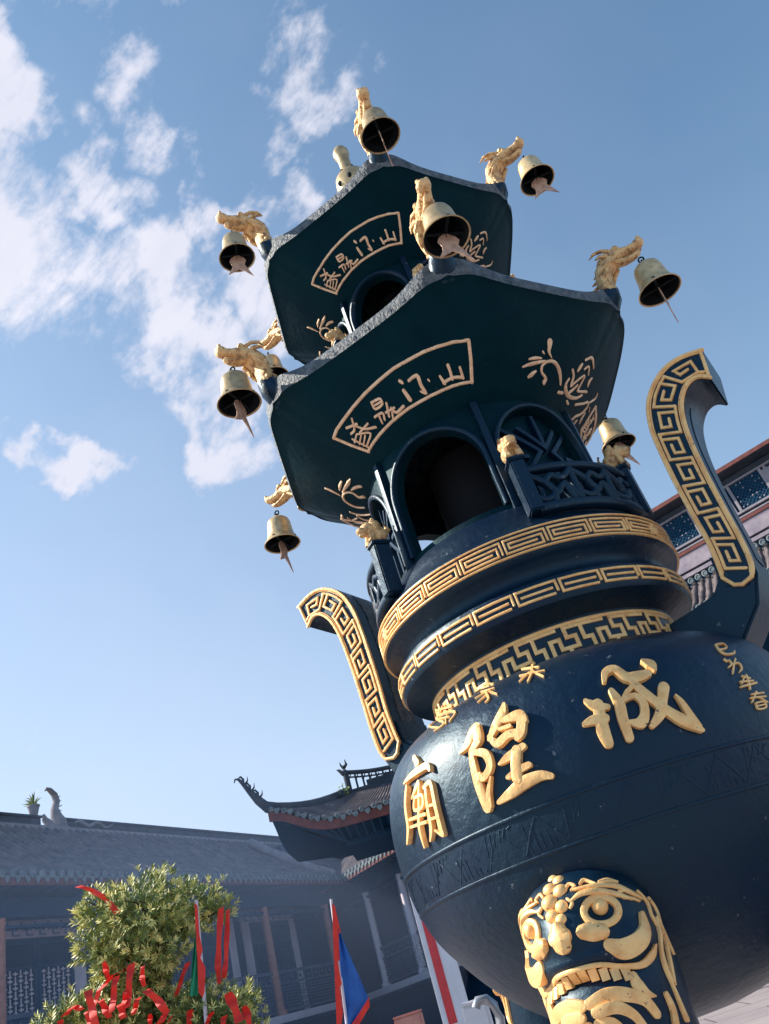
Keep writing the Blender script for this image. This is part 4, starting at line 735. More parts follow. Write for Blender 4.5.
def wing(nm,label,loc,ang,x0,x1,posts,openings,ridge_break=None,end0=0,pier=None):
    t=thing(nm,label,'building',(loc[0],loc[1],0),math.radians(ang));xe=x1+3.2
    b=B();b.box(x0-(3.6 if pier else 0),x1+(0 if pier else 4.6),2.0,2.3,0,5.6)
    b.box(x0,x1,.75,2.0,1.60,1.84);b.box(x0,x1,1.2,2.0,0,1.60)
    if not pier: b.box(x1,xe,2.31,3.0,4.5,7.0)  # block added behind the roof end to stop stray sun
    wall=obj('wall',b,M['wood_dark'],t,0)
    b=B();b.box(x0,x1,.70,.75,1.70,1.88);obj('floor_edge',b,M['pale'],t,0,bevel=.01)
    b=B()
    b.box(x0,x1,.80,1.02,4.62,4.98);b.box(x0,x1,.86,.98,4.44,4.50)
    for i in range(int((x1-x0)/.5)): b.box(x0+.5*i,x0+.5*i+.09,.02,2.0,4.99,5.07)
    b.box(x0,x1,.02,2.0,5.071,5.10)
    obj('eave_beam',b,M['wood'],t,0)
    b=B()
    for i in range(int((x1-x0)/.34)):
        X=x0+.34*i;b.box(X,X+.26,.90,.92,4.40,4.42);b.box(X,X+.02,.90,.92,4.42,4.56);b.box(X+.12,X+.14,.90,.92,4.32,4.40);b.box(X+.12,X+.30,.90,.92,4.30,4.32)
    obj('hanging_trim',b,M['wood'],t,0)
    b=B();b.box(x0,x1,-.02,.02,4.98,5.10);obj('fascia',b,M['redwood'],t,0)
    xr=x1+(0 if pier else 3.2);b=B();tile_slope(b,x0,xr,0,5.16,2.9,7.22,sag=.12);rf=obj('roof',b,M['tile'],t,50,merge=False)
    b=B();tile_ends(b,x0,x1,-.05,5.16);obj('tile_ends',b,M['tile_end'],rf,40,merge=False)
    b=B();b.box(x0,xr,2.8,3.3,7.10,7.26);obj('ridge_course',b,M['ridge_pale'],rf,0,bevel=.01)
    b=B()
    rb=ridge_break or []
    xs=[x0]+[v for p in rb for v in p]+[xr]
    for i in range(0,len(xs),2):
        b.box(xs[i],xs[i+1],2.92,3.18,7.261,7.46);b.box(xs[i],xs[i+1],2.86,3.24,7.461,7.52)
    obj('ridge',b,M['ridge'],rf,0,bevel=.01)
    for X in posts:
        b=B();b.lathe([(.17,1.86),(.17,1.98),(.115,2.02),(.11,4.45),(.12,4.62)],20,X,.92);obj('post',b,M['brown'] if (pier is None) else M['pale'],t,40)
    ps=sorted(posts)
    for a,c in zip(ps[:-1],ps[1:]):
        b=B();b.box(a+.12,c-.12,.885,.965,2.88,2.96);b.box(a+.12,c-.12,.89,.96,2.62,2.66);b.box(a+.12,c-.12,.89,.96,1.95,2.0)
        lattice_grid(b,a+.14,c-.14,.925,2.0,2.62,.155,.011,1);lattice_grid(b,a+.14,c-.14,.925,2.66,2.88,.22,.012,0)
        obj('balustrade',b,M['rail'],t,0,merge=False)
    for (a,c,doors) in openings:
        b=B()
        b.box(a-.34,a,1.93,1.999,1.9,4.86);b.box(c,c+.34,1.93,1.999,1.9,4.86);b.box(a,c,1.93,1.999,4.50,4.86)
        fr=obj('door_frame',b,M['pale'],t,0,bevel=.008)
        b=B();n=doors;w_=(c-a)/n
        for i in range(n):
            X=a+w_*i;b.box(X+.01,X+.09,1.94,1.99,1.9,4.49);b.box(X+w_-.09,X+w_-.01,1.94,1.99,1.9,4.49);b.box(X+.09,X+w_-.09,1.94,1.99,4.36,4.49);b.box(X+.09,X+w_-.09,1.94,1.99,3.0,3.1);b.box(X+.09,X+w_-.09,1.955,1.99,1.9,3.0);b.box(X+.09,X+w_-.09,1.94,1.99,3.9,3.96)
        obj('door_leaf',b,M['wood'],fr,0)
        b=B()
        for i in range(n):
            b=B();X=a+w_*i;lattice_grid(b,X+.10,X+w_-.10,1.965,3.1,3.9,.13,.013,0)
            obj('lattice',b,M['pale'] if doors>2 else M['wood'],fr,0,merge=False)
    return t
WC=(-5.04,27.5)
wg=wing('temple_wing','long two level temple wing with grey tiled roof along the left of the court',WC,72.5,-18,.6,[-17.2,-12.4,-8.0,-3.25,.25],[(-15.6,-9.5,6),(-7.2,-3.7,2),(-2.6,-.4,2)],ridge_break=[(-9.35,-8.6)])
w2=wing('temple_wing','short balcony wing joining the long wing at the corner behind the blue flag',WC,-50,-1.7,12,[-.2,2.0,5.6,9.4],[(.5,1.6,1),(2.6,5.2,3)],pier=1)
# pale pierced stone strip of the balustrade
b=B();b.box(1.95,2.30,.78,.86,1.90,1.96);lattice_grid(b,1.97,2.28,.82,1.98,2.95,.155,.026,0,.05);obj('pierced_stone_strip',b,M['pale'],w2,0,merge=False)
b=B();b.box(-5,-1.71,-.6,2.3,5.0,5.12);b.box(-5,-1.71,.8,2.3,1.6,1.84);b.box(-6.5,-1.71,2.31,5,4.0,6.7);obj('corner_sun_block',b,M['wood_dark'],w2,0)  # ceiling slab and rear block added to keep sun off the corner wall
# gable cap where the two roofs meet
b=B();rows=[]
for i in range(9):
    t_=i/8;x=-.2-1.0*t_;y=.05+2.3*t_;z=5.28+1.75*t_-.1*math.sin(math.pi*t_);rows.append((x,y,z))
b.tube(rows,[.13,.15]*4+[.13],8);obj('valley_ridge',b,M['ridge_pale'],wg,50)
# ridge dragon tail finial and potted plant
def wloc(x,y,z,loc=WC,ang=72.5):
    a=math.radians(ang);return (loc[0]+x*math.cos(a)-y*math.sin(a),loc[1]+x*math.sin(a)+y*math.cos(a),z)
p=wloc(-8.75,3.05,7.26)
t=thing('ridge_ornament','grey stone fish tail ornament rising from the long ridge beside the potted plant','roof ornament',p,math.radians(72.5))
b=B();b.tube([(.15,0,0),(.12,0,.20),(.02,0,.36),(-.02,0,.52),(.06,0,.72),(.0,0,.90),(-.16,0,1.02),(-.26,0,1.04),(-.30,0,.98)],[(.12,.24),(.12,.22),(.10,.17),(.08,.13),(.07,.11),(.06,.10),(.05,.08),(.035,.05),(.02,.03)],10,up=(0,1,0))
for z in (.35,.47,.6,.72,.84): b.tube([(.12-.1*abs(z-.6),0,z),(.24-.2*abs(z-.6),0,z+.05)],[(.02,.05),(.01,.015)],6,up=(0,1,0))
obj('tail',b,M['ridge_pale'],t,50)
b=B();b.tube([(-.1,0,.0),(-.22,0,.14),(-.36,0,.24),(-.40,0,.36)],[(.11,.14),(.10,.11),(.07,.08),(.03,.04)],8,up=(0,1,0));b.box(-.35,.35,-.14,.14,-.02,.06);obj('fish_head',b,M['ridge_pale'],t,50)
p=wloc(-9.45,3.05,7.54)
t=thing('potted_plant','small spiky plant in a pale pot standing on the ridge','plant',p)
b=B();b.lathe([(0,0),(.09,0),(.14,.24),(.155,.25),(.15,.28),(.12,.27),(0,.25)],16);obj('pot',b,M['ridge_pale'],t,40)
b=B()
for i in range(22):
    a=random.uniform(0,6.28);l=random.uniform(.14,.30);h=random.uniform(.1,.38)
    b.tube([(0,0,.24),(l*.5*math.cos(a),l*.5*math.sin(a),.24+h*.8),(l*math.cos(a),l*math.sin(a),.24+h)],[.018,.016,.003],4)
obj('leaves',b,M['leaf'],t,0)
# relief dragon along the ridge
b=B();X=lambda i:wloc(-8.3+i*.13,2.86,7.40+.06*math.sin(i*1.25))
b.tube([X(i) for i in range(12)],[.02,.05,.055,.05,.05,.05,.045,.04,.04,.03,.025,.012],6)
b.v=[tuple(v) for v in b.v]
o=obj('relief_dragon',b,M['ridge_pale'],None,50);o.parent=wg;o.matrix_parent_inverse=Matrix.Translation(wg.location).inverted() if False else (Matrix.Translation(wg.location)@Matrix.Rotation(wg.rotation_euler.z,4,'Z')).inverted()
# ---------------------------------------------------------------- hall with upturned corner
HA=thing('temple_hall','nearer temple hall with sweeping upturned tiled eave behind the bowl','building',(-3.4,14.6,0),math.radians(5))
W_=4.6
def eave(x,y): # front eave height curve
    return 4.20+.55*math.exp(-((x+.25)/.55)**2)*(1 if x>-1 else 1)
def hall_surface(u,v):
    # u along the front 0..W_, v from the eave (0) to the ridge (1)
    x=lerp(lerp(-.28,1.1,v),lerp(W_+.28,W_-1.1,v),u/W_);z0=4.20+.42*(math.exp(-(u/.55)**2)+math.exp(-((W_-u)/.55)**2))+.02*math.cos(u)
    y=lerp(-.05*math.exp(-(u/.6)**2)*2,1.8,v);z=lerp(z0,4.95,v)-.18*math.sin(math.pi*v)*.6
    return x,y,z
b=B();n=52
b.grid([[hall_surface(W_*i/60,v/8) for i in range(61)] for v in range(9)])
for i in range(n+1):
    u=W_*i/n;rows=[]
    for j in range(11):
        x,y,z=hall_surface(u,j/10);r=.032*(1 if j%2 else .85)
        rows.append([(x+r*math.cos(a),y,z+r*1.2*math.sin(a)) for a in [math.pi*q/5 for q in range(6)]])
    b.grid(rows)
# side slope going back from the corner
def side_surface(u,v):
    x0,y0,z0=hall_surface(0,v);yy=lerp(y0,3.6-y0,u);zz=z0-(.42*(1-v)*(1-math.exp(-(u/.18)**2)-math.exp(-((1-u)/.18)**2)) if 0<u<1 else 0)
    return x0,yy,zz
b.grid([[side_surface(i/20,v/8) for i in range(21)] for v in range(9)])
b.grid([[(x,3.6-y,z) for x,y,z in [hall_surface(W_*i/60,v/8) for i in range(61)]] for v in range(9)])
b.grid([[(W_-x,y,z) for x,y,z in [side_surface(i/20,v/8) for i in range(21)]] for v in range(9)])
hr=obj('roof',b,M['tile'],HA,50,merge=False)
b=B()
for i in range(23):
    u=W_*(i+.3)/23;x,y,z=hall_surface(u,0)
    q=B();q.lathe([(0,-.02),(.045,-.02),(.05,.01),(.03,.02),(.02,.005),(0,.01)],10);q.xf(Matrix.Translation((x,y-.03,z+.01))@Matrix.Rotation(math.pi/2,4,'X'));b.join(q)
    xm=x+.1
    pts=[(xm-.055,y-.035,z+.0),(xm-.052,y-.035,z-.04),(xm-.03,y-.035,z-.075),(xm,y-.035,z-.10),(xm+.03,y-.035,z-.075),(xm+.052,y-.035,z-.04),(xm+.055,y-.035,z)]
    b.add(pts+[(p[0],p[1]+.02,p[2]) for p in pts],[tuple(range(7)),tuple(reversed(range(7,14)))]+[(k,k+1,k+8,k+7) for k in range(6)])
obj('tile_ends',b,M['tile_end'],hr,40,merge=False)
b=B();rows=[]
for i in range(61):
    x,y,z=hall_surface(W_*i/60,0);rows.append([(x,y+.0,z-.03),(x,y+.0,z-.19),(x,y+.05,z-.19),(x,y+.05,z-.03)])
b.grid(rows,close_u=True);obj('fascia',b,M['redwood'],HA,30)
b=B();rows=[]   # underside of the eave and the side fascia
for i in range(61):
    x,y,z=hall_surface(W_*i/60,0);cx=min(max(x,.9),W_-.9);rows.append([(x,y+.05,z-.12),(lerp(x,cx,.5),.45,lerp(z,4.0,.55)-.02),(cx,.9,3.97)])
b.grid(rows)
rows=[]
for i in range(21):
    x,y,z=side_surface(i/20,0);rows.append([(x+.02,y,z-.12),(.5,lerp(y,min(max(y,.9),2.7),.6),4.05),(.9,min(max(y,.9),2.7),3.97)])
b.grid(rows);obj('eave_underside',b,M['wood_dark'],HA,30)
b=B()
for i in range(34):
    u=W_*(i+.5)/34;x,y,z=hall_surface(u,0);cx=min(max(x,.9),W_-.9);b.tube([(x,y+.06,z-.16),(cx,.9,3.93)],.022,6)
obj('rafters',b,M['wood'],HA,50)
b=B();b.box(.88,W_-.88,.88,2.7,3.84,3.97);b.box(2.9,W_-.9,1.6,2.6,0,3.84);obj('wall',b,M['wood_dark'],HA,0)
# hip ridge, sweeping up to a curl with small beasts
b=B();P=[hall_surface(0,v/8) for v in range(8,-1,-1)]
P=[(x,y,z+.07) for x,y,z in P]+[(-.40,-.12,4.86),(-.53,-.14,5.06),(-.63,-.15,5.24),(-.69,-.15,5.33),(-.75,-.15,5.34),(-.775,-.15,5.28)]
b.tube(P,[(.08,.09)]*7+[(.07,.09),(.07,.11),(.055,.08),(.04,.05),(.03,.035),(.024,.026),(.02,.02),(.01,.01)],8);hp=obj('hip_ridge',b,M['ridge'],hr,50)
b=B()
for x,z in ((-.37,4.90),(-.49,5.06),(-.59,5.21)):
    b.tube([(x-.03,-.14,z),(x-.015,-.14,z+.10),(x-.05,-.14,z+.15),(x-.09,-.14,z+.15)],[.028,.024,.022,.010],6);b.tube([(x+.01,-.14,z),(x+.06,-.14,z+.05),(x+.07,-.14,z+.12)],[.024,.014,.006],6)
obj('ridge_beast',b,M['ridge'],hp,50)
b=B();b.box(1.12,W_-1.12,1.72,1.88,4.90,5.02);P=[(1.10+(W_-2.2)*i/24,1.8,5.24+.17*abs(i/12-1)**2) for i in range(25)];b.tube(P,[(.05,.045)]*25,8)
P=[(1.10+(W_-2.2)*i/24,1.8,5.14+.17*abs(i/12-1)**2) for i in range(25)];b.tube(P,.018,6)
for i in range(17):
    x=1.16+(W_-2.32)*i/16;z1=5.20+.17*abs(i/8-1)**2;b.box(x-.02,x+.02,1.77,1.83,5.0,z1)
    b.tube([(x,1.8,z1-.14),(x+.06,1.8,z1-.03)],.012,5)
b.box(1.5,W_-1.5,1.76,1.84,5.02,5.13);obj('openwork_ridge',b,M['ridge'],hr,40)
b=B();P=[(1.16,1.8,5.36),(1.10,1.8,5.44),(1.12,1.8,5.52),(1.18,1.8,5.56),(1.17,1.8,5.66)];b.tube(P,[(.07,.06),(.06,.055),(.05,.045),(.03,.03),(.01,.01)],8)
b.tube([(1.08,1.8,5.38),(1.0,1.8,5.48),(.96,1.8,5.50)],[.05,.03,.008],7);b.tube([(1.11,1.8,5.48),(1.06,1.8,5.58),(1.06,1.8,5.64)],[.03,.02,.006],6);b.tube([(1.12,1.8,5.1),(1.12,1.8,5.38)],.06,8)
obj('ridge_beast',b,M['ridge'],hr,50)
b=B();rn=random.Random(5)
for i in range(60):
    c=(.98+rn.gauss(0,.06),1.6+rn.gauss(0,.05),4.93+abs(rn.gauss(0,.07)));a=rn.uniform(0,6.28);b.add([c,(c[0]+.05*math.cos(a),c[1],c[2]+.05*math.sin(a)),(c[0]+.05*math.cos(a+1),c[1]+.02,c[2]+.05*math.sin(a+1))],[(0,1,2)])
tag(obj('weed_clump',B(),M['leaf']) if False else obj('weed_clump',b,M['leaf'],None,0),'small green weed clump growing on the hall roof beside the openwork ridge','plant');wc=bpy.data.objects['weed_clump'];wc.location=(-3.4,14.6,0);wc.rotation_euler.z=math.radians(5)
# white square pillar with a red paper couplet
PL=thing('square_pillar','white square pillar with a red vertical paper strip beneath the bowl','pillar',(-1.60,14.78,0),math.radians(5))
b=B();b.box(-.02,.46,0,.62,.12,3.29);b.box(-.08,.52,-.06,.68,0,.119);obj('shaft',b,M['white'],PL,0,bevel=.012)
b=B();b.box(.07,.21,-.012,-.004,.70,2.35);obj('red_strip',b,M['plaque_red'],PL,0)
# ---------------------------------------------------------------- right hand hall
K=1.6
RB=thing('storeyed_hall','storeyed temple hall with lattice windows and red and white bands behind the right handle','building',(4.62*K,13.2*K,1-K),math.radians(-32));RB.scale=(K,K,K)
x0,x1=-1.2,6.0
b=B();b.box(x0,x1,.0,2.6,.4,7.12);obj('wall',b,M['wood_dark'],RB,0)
b=B();b.box(x0,x1,-.30,2.6,7.12,7.165);b.box(x0,x1,-.02,.0,6.98,7.10);obj('roof_slab',b,M['ridge'],RB,0)
b=B();b.box(x0,x1,-.325,-.302,7.13,7.20);obj('top_fascia',b,M['redwood'],RB,0)
b=B();b.box(x0,x1,-.07,-.001,6.95,6.98);b.box(x0,x1,-.06,-.001,6.40,6.44);b.box(x0,x1,-.05,-.001,6.33,6.36)
for i in range(-1,5):
    for xx in (.02+i*.67,.60+i*.67): b.box(xx,xx+.05,-.055,-.001,6.44,6.95)
b.box(1.98,2.34,-.05,-.002,6.5,6.9)
obj('pale_frames',b,M['frame'],RB,0,bevel=.004)
for i in range(-1,5):
    if i==3: continue
    b=B();X=.07+i*.67;f0=B();f0.box(X,X+.53,-.012,-.002,6.44,6.95);w0=obj('window',f0,M['wood_dark'],RB,0)
    n_=7
    for s_ in (1,-1):
        for j in range(-7,8):
            xa=X+.53*j/7;pts=[]
            for q in range(12):
                tt_=q/11;xx=xa+(.53*tt_ if s_>0 else .53*(1-tt_));zz_=6.44+.51*tt_
                if X<=xx<=X+.53: pts.append((xx,-.03,zz_))
            if len(pts)>1: b.tube(pts,.007,4)
    obj('lattice',b,M['wood'],w0,0,merge=False)
    b=B()
    for q in range(16): b.ball((X+.53*(.08+.84*((q*5)%7)/6),-.036,6.49+.41*((q*3)%5)/4),(.014,.008,.016),6,4)
    obj('lattice_boss',b,M['frame'],w0,40,merge=False)
b=B();b.box(x0,x1,-.06,-.001,6.20,6.25);b.box(x0,x1,-.09,-.001,5.96,6.19);b.box(x0,x1,-.07,-.001,5.86,5.93);obj('pale_band',b,M['pinkstone'],RB,0,bevel=.004)
b=B();b.box(x0,x1,-.08,-.001,6.255,6.31);obj('red_band',b,M['redwood'],RB,0)
b=B()
n=int((x1-x0)/.13)
tile_slope(b,x0,x1,-1.1,4.95,-.0,5.72,pitch=.13,r=.045,sag=.05);rr_=obj('lower_roof',b,M['tile'],RB,50,merge=False)
b=B();tile_ends(b,x0,x1,-1.14,4.95,.13,.05);tile_ends(b,x0,x1,-.13,5.74,.13,.055,drop=False);obj('tile_ends',b,M['tile_end'],rr_,40,merge=False)
b=B();b.box(x0,x1,-1.09,-1.05,4.70,4.86);b.box(x0,x1,-1.0,-.95,4.5,4.70);obj('lower_fascia',b,M['redwood'],RB,0)
TREE_BASE=(-2.2840000000000003, 5.59, 0.0)
PADS=[(-2.54, 5.4, 2.071, 0.171, 0.123), (-2.206, 5.324, 2.005, 0.243, 0.175), (-2.06, 5.662, 1.968, 0.2, 0.144), (-1.887, 5.662, 1.899, 0.1, 0.072), (-2.588, 5.369, 1.876, 0.129, 0.093), (-2.427, 5.394, 1.79, 0.193, 0.139), (-2.217, 5.416, 1.789, 0.214, 0.154), (-2.567, 5.489, 1.699, 0.114, 0.082), (-2.296, 5.435, 1.64, 0.143, 0.103), (-2.706, 5.224, 1.545, 0.114, 0.082), (-2.601, 5.474, 1.54, 0.186, 0.134), (-2.363, 5.531, 1.419, 0.214, 0.154), (-1.99, 5.467, 1.347, 0.186, 0.134), (-1.848, 5.715, 1.344, 0.114, 0.082), (-2.786, 5.135, 1.478, 0.1, 0.072), (-2.638, 5.548, 1.373, 0.286, 0.206), (-2.273, 5.744, 1.263, 0.286, 0.206), (-1.913, 5.684, 1.214, 0.186, 0.134), (-2.512, 5.639, 1.095, 0.429, 0.309), (-2.06, 5.411, 0.951, 0.357, 0.257), (-2.693, 5.365, 1.145, 0.286, 0.206)]
RIBBONS=[('red ribbon draped over the topmost left shoot of the tree', [(-2.536, 5.049, 2.193), (-2.465, 5.084, 2.151), (-2.395, 5.117, 2.081), (-2.338, 5.144, 1.985)], 0.055), ('left one of two long red ribbons hanging from the right branch of the tree', [(-1.782, 5.414, 1.871), (-1.82, 5.402, 1.694), (-1.845, 5.393, 1.559), (-1.854, 5.39, 1.457)], 0.055), ('right one of two long red ribbons hanging from the right branch of the tree', [(-1.755, 5.465, 1.855), (-1.783, 5.456, 1.714), (-1.809, 5.447, 1.578), (-1.835, 5.439, 1.485)], 0.05), ('red ribbon looping down to the left from the tied red bundle', [(-2.268, 5.12, 1.67), (-2.373, 5.072, 1.646), (-2.437, 5.042, 1.59), (-2.481, 5.021, 1.511)], 0.06), ('red ribbon hanging straight from the tied red bundle', [(-2.332, 5.036, 1.634), (-2.347, 5.029, 1.566), (-2.365, 5.021, 1.459)], 0.055), ('wide red ribbon at the right of the tied red bundle', [(-2.252, 5.073, 1.676), (-2.271, 5.064, 1.571), (-2.29, 5.055, 1.458)], 0.06), ('short dark red ribbon just right of the tied red bundle', [(-2.212, 5.145, 1.654), (-2.222, 5.14, 1.604), (-2.216, 5.143, 1.549)], 0.045), ('red ribbon falling to the bottom edge on the left of the tree', [(-2.45, 4.924, 1.596), (-2.44, 4.929, 1.518), (-2.423, 4.938, 1.41)], 0.065), ('small red ribbon on the leftmost lower shoot of the tree', [(-2.614, 4.953, 1.51), (-2.565, 4.978, 1.546), (-2.529, 4.997, 1.515)], 0.06), ('red ribbon tied flat on the middle of the lower foliage', [(-2.169, 5.054, 1.517), (-2.114, 5.078, 1.45), (-2.08, 5.092, 1.38), (-2.116, 5.077, 1.33)], 0.07), ('dark red ribbon slanting in the gap left of the green flag', [(-2.044, 5.428, 1.632), (-2.087, 5.411, 1.555), (-2.131, 5.394, 1.468)], 0.05), ('broad red ribbon on the lower right shoots of the tree', [(-1.764, 5.262, 1.386), (-1.742, 5.27, 1.312), (-1.722, 5.276, 1.225)], 0.08), ('red ribbon at the lower right tip of the tree touching the bottom edge', [(-1.704, 5.335, 1.3), (-1.69, 5.339, 1.244), (-1.691, 5.339, 1.172)], 0.06), ('short red ribbon left of the tied bundle', [(-2.452, 5.079, 1.542), (-2.435, 5.087, 1.493), (-2.417, 5.096, 1.443)], 0.059), ('narrow red ribbon below the tied bundle', [(-2.302, 4.995, 1.483), (-2.296, 4.998, 1.446), (-2.29, 5.0, 1.409)], 0.059), ('creased red ribbon right of the tied bundle', [(-2.228, 5.072, 1.492), (-2.243, 5.066, 1.454), (-2.257, 5.059, 1.417)], 0.054), ('curling red ribbon by the bottom edge at far left of the shrub', [(-2.519, 5.024, 1.501), (-2.507, 5.03, 1.443), (-2.495, 5.036, 1.385)], 0.039), ('twisted red ribbon in the middle at the bottom edge', [(-2.123, 5.279, 1.364), (-2.15, 5.268, 1.331), (-2.177, 5.257, 1.298)], 0.036), ('wide red ribbon under the green flag', [(-2.018, 5.299, 1.366), (-2.027, 5.295, 1.313), (-2.037, 5.291, 1.26)], 0.055), ('thin red ribbon below the two long ribbons', [(-1.856, 5.209, 1.314), (-1.875, 5.202, 1.288), (-1.895, 5.195, 1.261)], 0.05), ('small red ribbon on the leaves above the bundle', [(-2.446, 5.137, 1.741), (-2.438, 5.141, 1.696), (-2.431, 5.145, 1.65)], 0.048), ('bright red ribbon at the bottom edge beside the flat ribbon', [(-2.203, 5.159, 1.4), (-2.205, 5.158, 1.368), (-2.208, 5.157, 1.335)], 0.039), ('folded red ribbon at the bottom left tip of the shrub', [(-2.647, 4.969, 1.498), (-2.648, 4.969, 1.453), (-2.649, 4.968, 1.408)], 0.045), ('slack red ribbon at the right of the bottom edge', [(-1.799, 5.24, 1.278), (-1.81, 5.236, 1.235), (-1.822, 5.232, 1.192)], 0.054), ('tiny red ribbon in the centre of the bundle', [(-2.288, 5.056, 1.549), (-2.297, 5.052, 1.508), (-2.306, 5.048, 1.468)], 0.052)]
BLUE=([(-1.561, 7.846, 2.044), (-1.745, 7.807, 0.0)], [(-1.554, 7.848, 1.798), (-1.673, 7.823, 1.037), (-1.595, 7.839, 1.044), (-1.427, 7.872, 1.192)], [[(-1.559, 7.847, 2.009), (-1.539, 7.851, 1.978), (-1.536, 7.851, 1.76), (-1.556, 7.847, 1.749), (-1.583, 7.842, 1.562), (-1.615, 7.835, 1.539), (-1.62, 7.834, 1.368), (-1.643, 7.829, 1.344), (-1.659, 7.826, 1.166), (-1.705, 7.816, 1.046), (-1.737, 7.809, 1.054)], [(-1.422, 7.873, 1.213), (-1.43, 7.871, 1.147), (-1.585, 7.841, 1.012), (-1.649, 7.828, 1.03), (-1.522, 7.854, 1.128)]])
GREEN=([(-1.903, 5.32, 1.947), (-1.992, 5.287, 0.0)], [(-1.925, 5.312, 1.778), (-2.007, 5.281, 1.437), (-1.959, 5.299, 1.423), (-1.931, 5.31, 1.599)], [[(-1.911, 5.317, 1.932), (-1.896, 5.322, 1.91), (-1.906, 5.319, 1.744), (-1.9, 5.321, 1.658), (-1.917, 5.315, 1.618), (-1.897, 5.322, 1.557), (-1.919, 5.314, 1.433), (-1.934, 5.309, 1.406), (-1.951, 5.302, 1.442), (-1.935, 5.308, 1.611), (-1.928, 5.311, 1.75)]])
TUBE=[(-0.225, 4.294, 0.0), (-0.225, 4.294, 0.818), (-0.213, 4.295, 0.878), (-0.222, 4.294, 0.932), (-0.25, 4.293, 0.964), (-0.288, 4.29, 0.967), (-0.305, 4.289, 0.943)]
WBOX=(-0.374, 5.187, 0.952)
OBOX=(-1.283, 8.908, 1.025)
HAZE=0.014
# ---------------------------------------------------------------- tree with ribbons
TR=thing('podocarpus_tree','clipped evergreen tree with leaf tips coloured as sunlit, hung with red ribbons, at the lower left','tree',TREE_BASE)
tb=Vector(TREE_BASE)
b=B();rn=random.Random(11)
TOP=Vector(PADS[1][:3])-tb
trunk=[Vector((0,0,-.02)),Vector((.02,.0,.35)),Vector((-.03,.02,.75)),Vector((.03,.0,1.15)),Vector((.0,.02,1.55)),Vector((.04,.0,1.85)),Vector((.02,0,2.12))]
b.tube(trunk,[.085,.068,.06,.052,.045,.034,.015],10)
for x,y,z,r,rz_ in PADS:
    c=Vector((x,y,z))-tb
    j=min(range(len(trunk)),key=lambda i:abs(trunk[i].z-(c.z-.18)));s=trunk[j];m_=(s+c)/2+Vector((rn.uniform(-.04,.04),rn.uniform(-.04,.04),-.03))
    b.tube([s,m_,c],[.024,.016,.006],6)
    for q in range(4):
        d=Vector((rn.uniform(-1,1),rn.uniform(-1,1),rn.uniform(-.1,.6)))*r*.8;b.tube([m_,c+d*.5,c+d],[.010,.007,.003],5)
obj('trunk',b,M['bark'],TR,50)
b=B();b2=B()
def sprig(bb,p,d,l,nl):
    d=d.normalized()
    u=d.orthogonal().normalized();v=d.cross(u)
    for i in range(nl):
        a=i*2.4+rn.uniform(-.3,.3);t=i/nl;o=p+d*l*.6*t
        q=(d*rn.uniform(.45,1.0)+(u*math.cos(a)+v*math.sin(a))*rn.uniform(.5,.9)).normalized();L=l*rn.uniform(.55,.85);w_=.0048
        s=q.cross(d);s=s.normalized()*w_ if s.length>.01 else u*w_
        bb.add([o,o+q*L*.5+s,o+q*L,o+q*L*.5-s],[(0,1,2,3)])
for x,y,z,r,rz_ in PADS:
    c=Vector((x,y,z))-tb
    n=int(900*(r*r)/(.2*.2)*.33)
    for i in range(n):
        d=Vector((rn.gauss(0,1),rn.gauss(0,1),rn.gauss(0,1))).normalized();k=rn.random()**.4*rn.choice((1,1,1,1.15,1.32))
        k*=1+.16*math.sin(d.x*9+c.x*30)*math.sin(d.z*8+c.z*20)
        p=c+Vector((d.x*r*k,d.y*r*k,d.z*rz_*k))
        dd=d+Vector((0,0,.55))
        out_=k>.80
        sprig(b2 if (out_ and rn.random()<.55) else b,p,dd,rn.uniform(.038,.068),9)
obj('foliage',b,M['leaf'],TR,0,merge=False);obj('leaf_tips',b2,M['leaf_sunlit'],TR,0,merge=False)
def strip(name,pts,w_,m,parent=None,th=.003,wave=.006,side=None):
    P=[Vector(p) for p in pts];o0=P[0].copy();Q=[]
    for i in range(len(P)-1):
        for j in range(6): Q.append(P[i].lerp(P[i+1],j/6))
    Q.append(P[-1]);b=B();rows=[];sd=Vector(side or (.93,.30,.15)).normalized();ph=random.uniform(0,6)
    for i,p in enumerate(Q):
        tw=.5*math.sin(i*.33+ph);s_=(sd*math.cos(tw)+Vector((-.3,.95,0))*math.sin(tw)).normalized();wv=Vector((-.3,.95,0))*wave*math.sin(i*.9+ph)*2.2
        n_=Vector((-.3,.95,.05)).normalized()*th*.5;ww=w_*(.5+.08*math.sin(i*.7+ph))
        c=p-o0+wv
        rows.append([c-s_*ww-n_,c+s_*0-n_*1.5+n_*math.sin(i+ph)*2,c+s_*ww-n_,c+s_*ww+n_,c-s_*ww+n_])
    o=b.grid(rows,close_u=True);b.f.append(tuple(o+i for i in range(5)));L=o+(len(rows)-1)*5;b.f.append(tuple(L+i for i in range(5)))
    ob=obj(name,b,m,parent,50);ob.location=o0;return ob
for lab,pts,w_ in RIBBONS:
    tag(strip('red_ribbon',pts,w_*.68,M['red_cloth']),lab,'ribbon','red ribbons tied to the tree')
